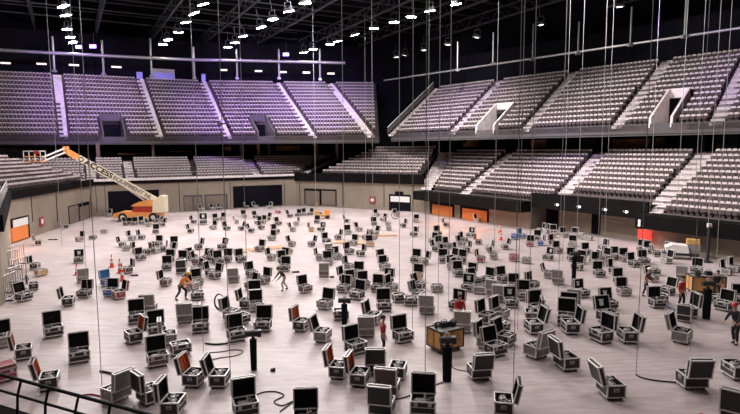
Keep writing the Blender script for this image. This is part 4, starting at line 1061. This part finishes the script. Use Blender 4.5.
e, c = crate(705, 294.5, -.12, (1.9, .9, 1.1), 'long orange wooden crate on wheels near the right edge', ('wood', 'wood_dark'))
tool('control_box', c, (.2, .1), ctrl, 'black control box on top of the long orange crate')
tool('control_box', c, (-.5, 0), ctrl, 'second black control box at the left end of the long orange crate', yaw=.9)
# yellow tug
g = at(321, 219.5, 0); e = empty('tow_tug', (g.x, g.y + .8, 0), .3); tag(e, 'small yellow and orange tow tug among cases near the back wall', 'vehicle')
mb = MB(); mb.prism([(-.9, .3), (-.9, 1.0), (-.5, 1.1), (-.2, .6), (1.0, .55), (1.1, .3)], -.5, .5, 'case_yellow'); mb.build('chassis', e)
mb = MB(); mb.box((.75, 0, .85), (.7, .8, .6), 'lift_orange'); mb.build('motor_cover', e)
for x in (-.6, .7):
    for y in (-.45, .45): mb = MB(); mb.tube((x, y - .1, .25), (x, y + .1, .25), .25, 'rubber', 14); mb.build('wheel', e)
mb = MB(); mb.path([(-.75, 0, 1.0), (-.6, 0, 2.0), (-.4, 0, 2.1)], .05, 'case_yellow'); mb.build('mast', e)
mb = MB(); mb.box((-.15, 0, .75), (.45, .5, .12), 'cloth_black'); mb.build('seat', e)
# white cart with yellow top
g = at(690, 261, 0); e = empty('utility_cart', (g.x, g.y + .9, 0), -.4); tag(e, 'white covered cart with yellow box beside the right wall', 'cart')
mb = MB(); mb.prism([(-1.3, .55), (-1.4, .95), (-.9, 1.2), (.2, 1.15), (.3, .55)], -.6, .6, 'white_paint'); mb.build('white_cover', e)
mb = MB(); mb.box((-.1, 0, .42), (2.2, 1.1, .18), 'cloth_black'); mb.build('chassis', e)
mb = MB(); mb.box((.6, 0, 1.45), (.9, .6, .4), 'case_yellow'); mb.build('yellow_box', e)
mb = MB(); mb.box((.7, 0, .85), (.8, .8, .75), 'case_grey'); mb.build('cabinet', e)
for x in (-.9, .7):
    for y in (-.5, .5): mb = MB(); mb.tube((x, y - .08, .2), (x, y + .08, .2), .2, 'rubber', 12); mb.build('wheel', e)
g = at(712, 264, 0); mb = MB(); mb.tube((0, 0, 0), (0, 0, 2.9), .12, 'cloth_black', 8); mb.box((0, 0, .05), (.6, .6, .1), 'cloth_black'); mb.box((0, 0, 2.95), (.3, .2, .3), 'alu'); o = mb.build('lamp_post', None, (g.x, g.y + .6, 0)); tag(o, 'black post with small metal head beside the white cart', 'post')
# low wooden boards lying on the floor
for (px, py, w_, d_, yw, lb) in ((266, 249, 3.2, 1.2, .5, 'pale plywood board lying among cases left of centre back'), (352, 243, 3.6, 1.4, -.2, 'pale plywood board lying among cases right of the yellow tug'), (376, 236.5, 4.5, .35, .1, 'long pale timber beam on the floor near the white shutter'), (238, 252, 1.6, 1.0, .2, 'small pale plywood board left of the centre back board')):
    g = at(px, py, 0); mb = MB(); mb.box((0, 0, .05), (w_, d_, .1), 'plywood'); mb.box((0, d_ * .3, .13), (w_ * .96, .1, .06), 'plywood'); mb.box((0, -d_ * .3, .13), (w_ * .96, .1, .06), 'plywood')
    o = mb.build('plywood_board', None, (g.x, g.y, 0)); o.rotation_euler = (0, 0, yw); tag(o, lb, 'board')
# cones
def cone(px, py, label, hh=.9):
    g = at(px, py, 0); e = empty('traffic_cone', (g.x, g.y, 0)); 
    mb = MB(); mb.box((0, 0, .02), (.42, .42, .04), 'cone_red'); mb.build('base', e)
    mb = MB(); mb.tube((0, 0, .04), (0, 0, hh), .15, 'cone_red', 12, r2=.03); mb.build('cone_body', e)
    for a_, b_ in ((.3, .48), (.62, .78)):
        ra_ = .15 - .12 * a_; rb_ = .15 - .12 * b_; mb = MB(); mb.tube((0, 0, .04 + a_ * (hh - .04)), (0, 0, .04 + b_ * (hh - .04)), ra_ + .006, 'paper', 12, r2=rb_ + .006, caps=False); mb.build('white_band', e)
    tag(e, label, 'cone', 'red and white traffic cones')
cone(122.5, 281, 'red and white traffic cone right of the left blue case, nearest of its pair', 1.3); cone(112, 267, 'red and white traffic cone behind the left blue case', 1.0); cone(120, 273, 'red and white traffic cone right of the left blue case, farther one', 1.1)
cone(77, 275, 'lone red and white traffic cone between yellow case and blue case', .8)
cone(501, 240, 'red and white traffic cone left of the right blue case, nearer one', 1.0); cone(500, 233, 'red and white traffic cone left of the right blue case, farther one', 1.0)
# white flag like banner
g = at(576, 230, 0); e = empty('covered_stand', (g.x, g.y, 0)); mb = MB(); mb.tube((0, 0, 0), (0, 0, 2.4), .04, 'rail_steel', 6); mb.build('pole', e)
mb = MB(); mb.ball((0, 0, 1.75), .42, 'white_paint', 10, 7, (.8, .5, 1.6)); mb.build('white_cover', e); mb = MB(); mb.box((0, 0, .04), (.7, .7, .08), 'cloth_black'); mb.build('base', e)
tag(e, 'stand under a pointed white cover amid the right heap of cases', 'stand')
# black cable coil standing
g = at(219.5, 311, 0); mb = MB()
for k in range(4): mb.ring((0, k * .03, .52), .46 - .015 * k, .03, 'cable', 'y', 22)
o = mb.build('cable_coil', None, (g.x, g.y, 0)); o.scale = (.62, 1, 1); tag(o, 'upright black cable coil left of centre', 'cable')
g = at(396, 221, 0); mb = MB()
for k in range(3): mb.ring((0, k * .04, .6), .5, .04, 'cable', 'y', 18)
o = mb.build('cable_coil', None, (g.x, g.y + 1.4, 0)); tag(o, 'black cable ring leaning in front of the white shutter', 'cable')
# barrier rack
for k, (px, py, yw) in enumerate(((11, 299, .5), (16, 291, .3), (19, 281, .2), (13, 271, .4), (17, 265, .1))):
    g = at(px, py, 0); e = empty('crowd_barrier', (g.x, g.y, 0), yw + 1.2)
    mb = MB(); mb.path([(-.7, 0, .1), (-.7, 0, 1.6), (.7, 0, 1.6), (.7, 0, .1), (-.7, 0, .1)], .035, 'hoist_grey'); mb.build('frame', e)
    mb = MB()
    for i in range(1, 7): mb.tube((-.7 + i * .2, 0, .1), (-.7 + i * .2, 0, 1.6), .018, 'hoist_grey', 5)
    mb.build('infill_bars', e)
    for s in (-1, 1): mb = MB(); mb.box((s * .5, 0, .04), (.08, .7, .08), 'cloth_black'); mb.build('foot', e)
    tag(e, 'upright dark metal barrier at the left floor edge, %s from the front' % ordn(k), 'barrier', 'metal barriers at the left edge')
# floor cables
def cable(pts_, label, m='cable', r=.022, name='floor_cable'):
    P3 = [at(px, py, 0) for px, py in pts_]; n = len(P3); out = []
    for i in range(n - 1):
        p0 = P3[max(i - 1, 0)]; p1 = P3[i]; p2 = P3[i + 1]; p3 = P3[min(i + 2, n - 1)]
        for k in range(6):
            t = k / 6; out.append(.5 * ((2 * p1) + (p2 - p0) * t + (2 * p0 - 5 * p1 + 4 * p2 - p3) * t * t + (3 * p1 - p0 - 3 * p2 + p3) * t ** 3) + Vector((0, 0, r)))
    out.append(P3[-1] + Vector((0, 0, r))); c0 = out[0].copy(); mb = MB(); mb.path([q - c0 for q in out], r, m, 5); o = mb.build(name, None, c0); tag(o, label, 'cable', 'cables on the floor'); return o
cable([(636, 375), (641, 378), (655, 381), (676, 383)], 'thin dark cable running from the right chain to the right foreground case', r=.03)
cable([(252, 398), (262, 393), (275, 392), (284, 396), (274, 402), (282, 406), (293, 402), (280, 412)], 'black cable curling on the floor beside bottom left open case')
cable([(396, 400), (410, 396), (428, 388), (445, 382)], 'black cable from the bottom chain bag to the cases at its left')
cable([(210, 353), (222, 352), (235, 350), (243, 352), (236, 356), (222, 358), (212, 360)], 'looped grey cable on floor behind the left row of open cases', r=.02)
cable([(82, 396), (92, 395), (104, 398)], 'short red cable on the floor above the black railing', 'cable_red', .03)
cable([(100, 372), (106, 373), (113, 375), (117, 378)], 'short thick black cable end behind the grey bottom left case', r=.045)
cable([(205, 344), (216, 345), (228, 344)], 'straight black cable left of the left hanging chain bag', r=.04)
cable([(449, 350), (452, 366), (458, 370), (470, 372), (482, 374)], 'thin cable curving from the wooden crate to the right', r=.018)
cable([(132, 385), (138, 391), (146, 394), (152, 395)], 'thin dark cable between two bottom left cases', r=.022)
cable([(665, 305), (676, 311), (688, 309)], 'short bluish hose on floor beside the stagehand in red', 'plastic_blue', .04)
cable([(402, 360), (396, 366), (392, 372), (404, 370), (398, 378)], 'tangled black cable on the floor right of the worker in red', r=.022)
for i, (px, py, w_) in enumerate(((134.5, 276, .5), (296, 272.5, .5), (53, 240, .9), (273, 371, .18), (332, 277.5, .3))):
    g = at(px, py, 0); mb = MB(); mb.box((0, 0, .05), (w_, .16, .08), 'cloth_black'); mb.box((w_ * .3, 0, .1), (.08, .1, .04), 'rubber'); o = mb.build('cable_ramp', None, (g.x, g.y, 0)); tag(o, 'small flat black cable piece on the open floor, %s from the left' % ['second', 'fourth', 'first', 'third', 'fifth'][i], 'cable', 'flat cable pieces')
# ------------------------------------------------------------------ world and view
w = bpy.data.worlds.new('world'); sc.world = w; w.use_nodes = True
w.node_tree.nodes['Background'].inputs[0].default_value = (.8, .75, .9, 1); w.node_tree.nodes['Background'].inputs[1].default_value = .02
sc.view_settings.view_transform = 'Standard'; sc.view_settings.look = 'None'; sc.view_settings.gamma = 1; sc.view_settings.use_curve_mapping = False
sc.view_settings.exposure = 0.0
sc.cycles.use_denoising = True
sc.cycles.max_bounces = 5; sc.cycles.diffuse_bounces = 3; sc.cycles.sample_clamp_indirect = 4
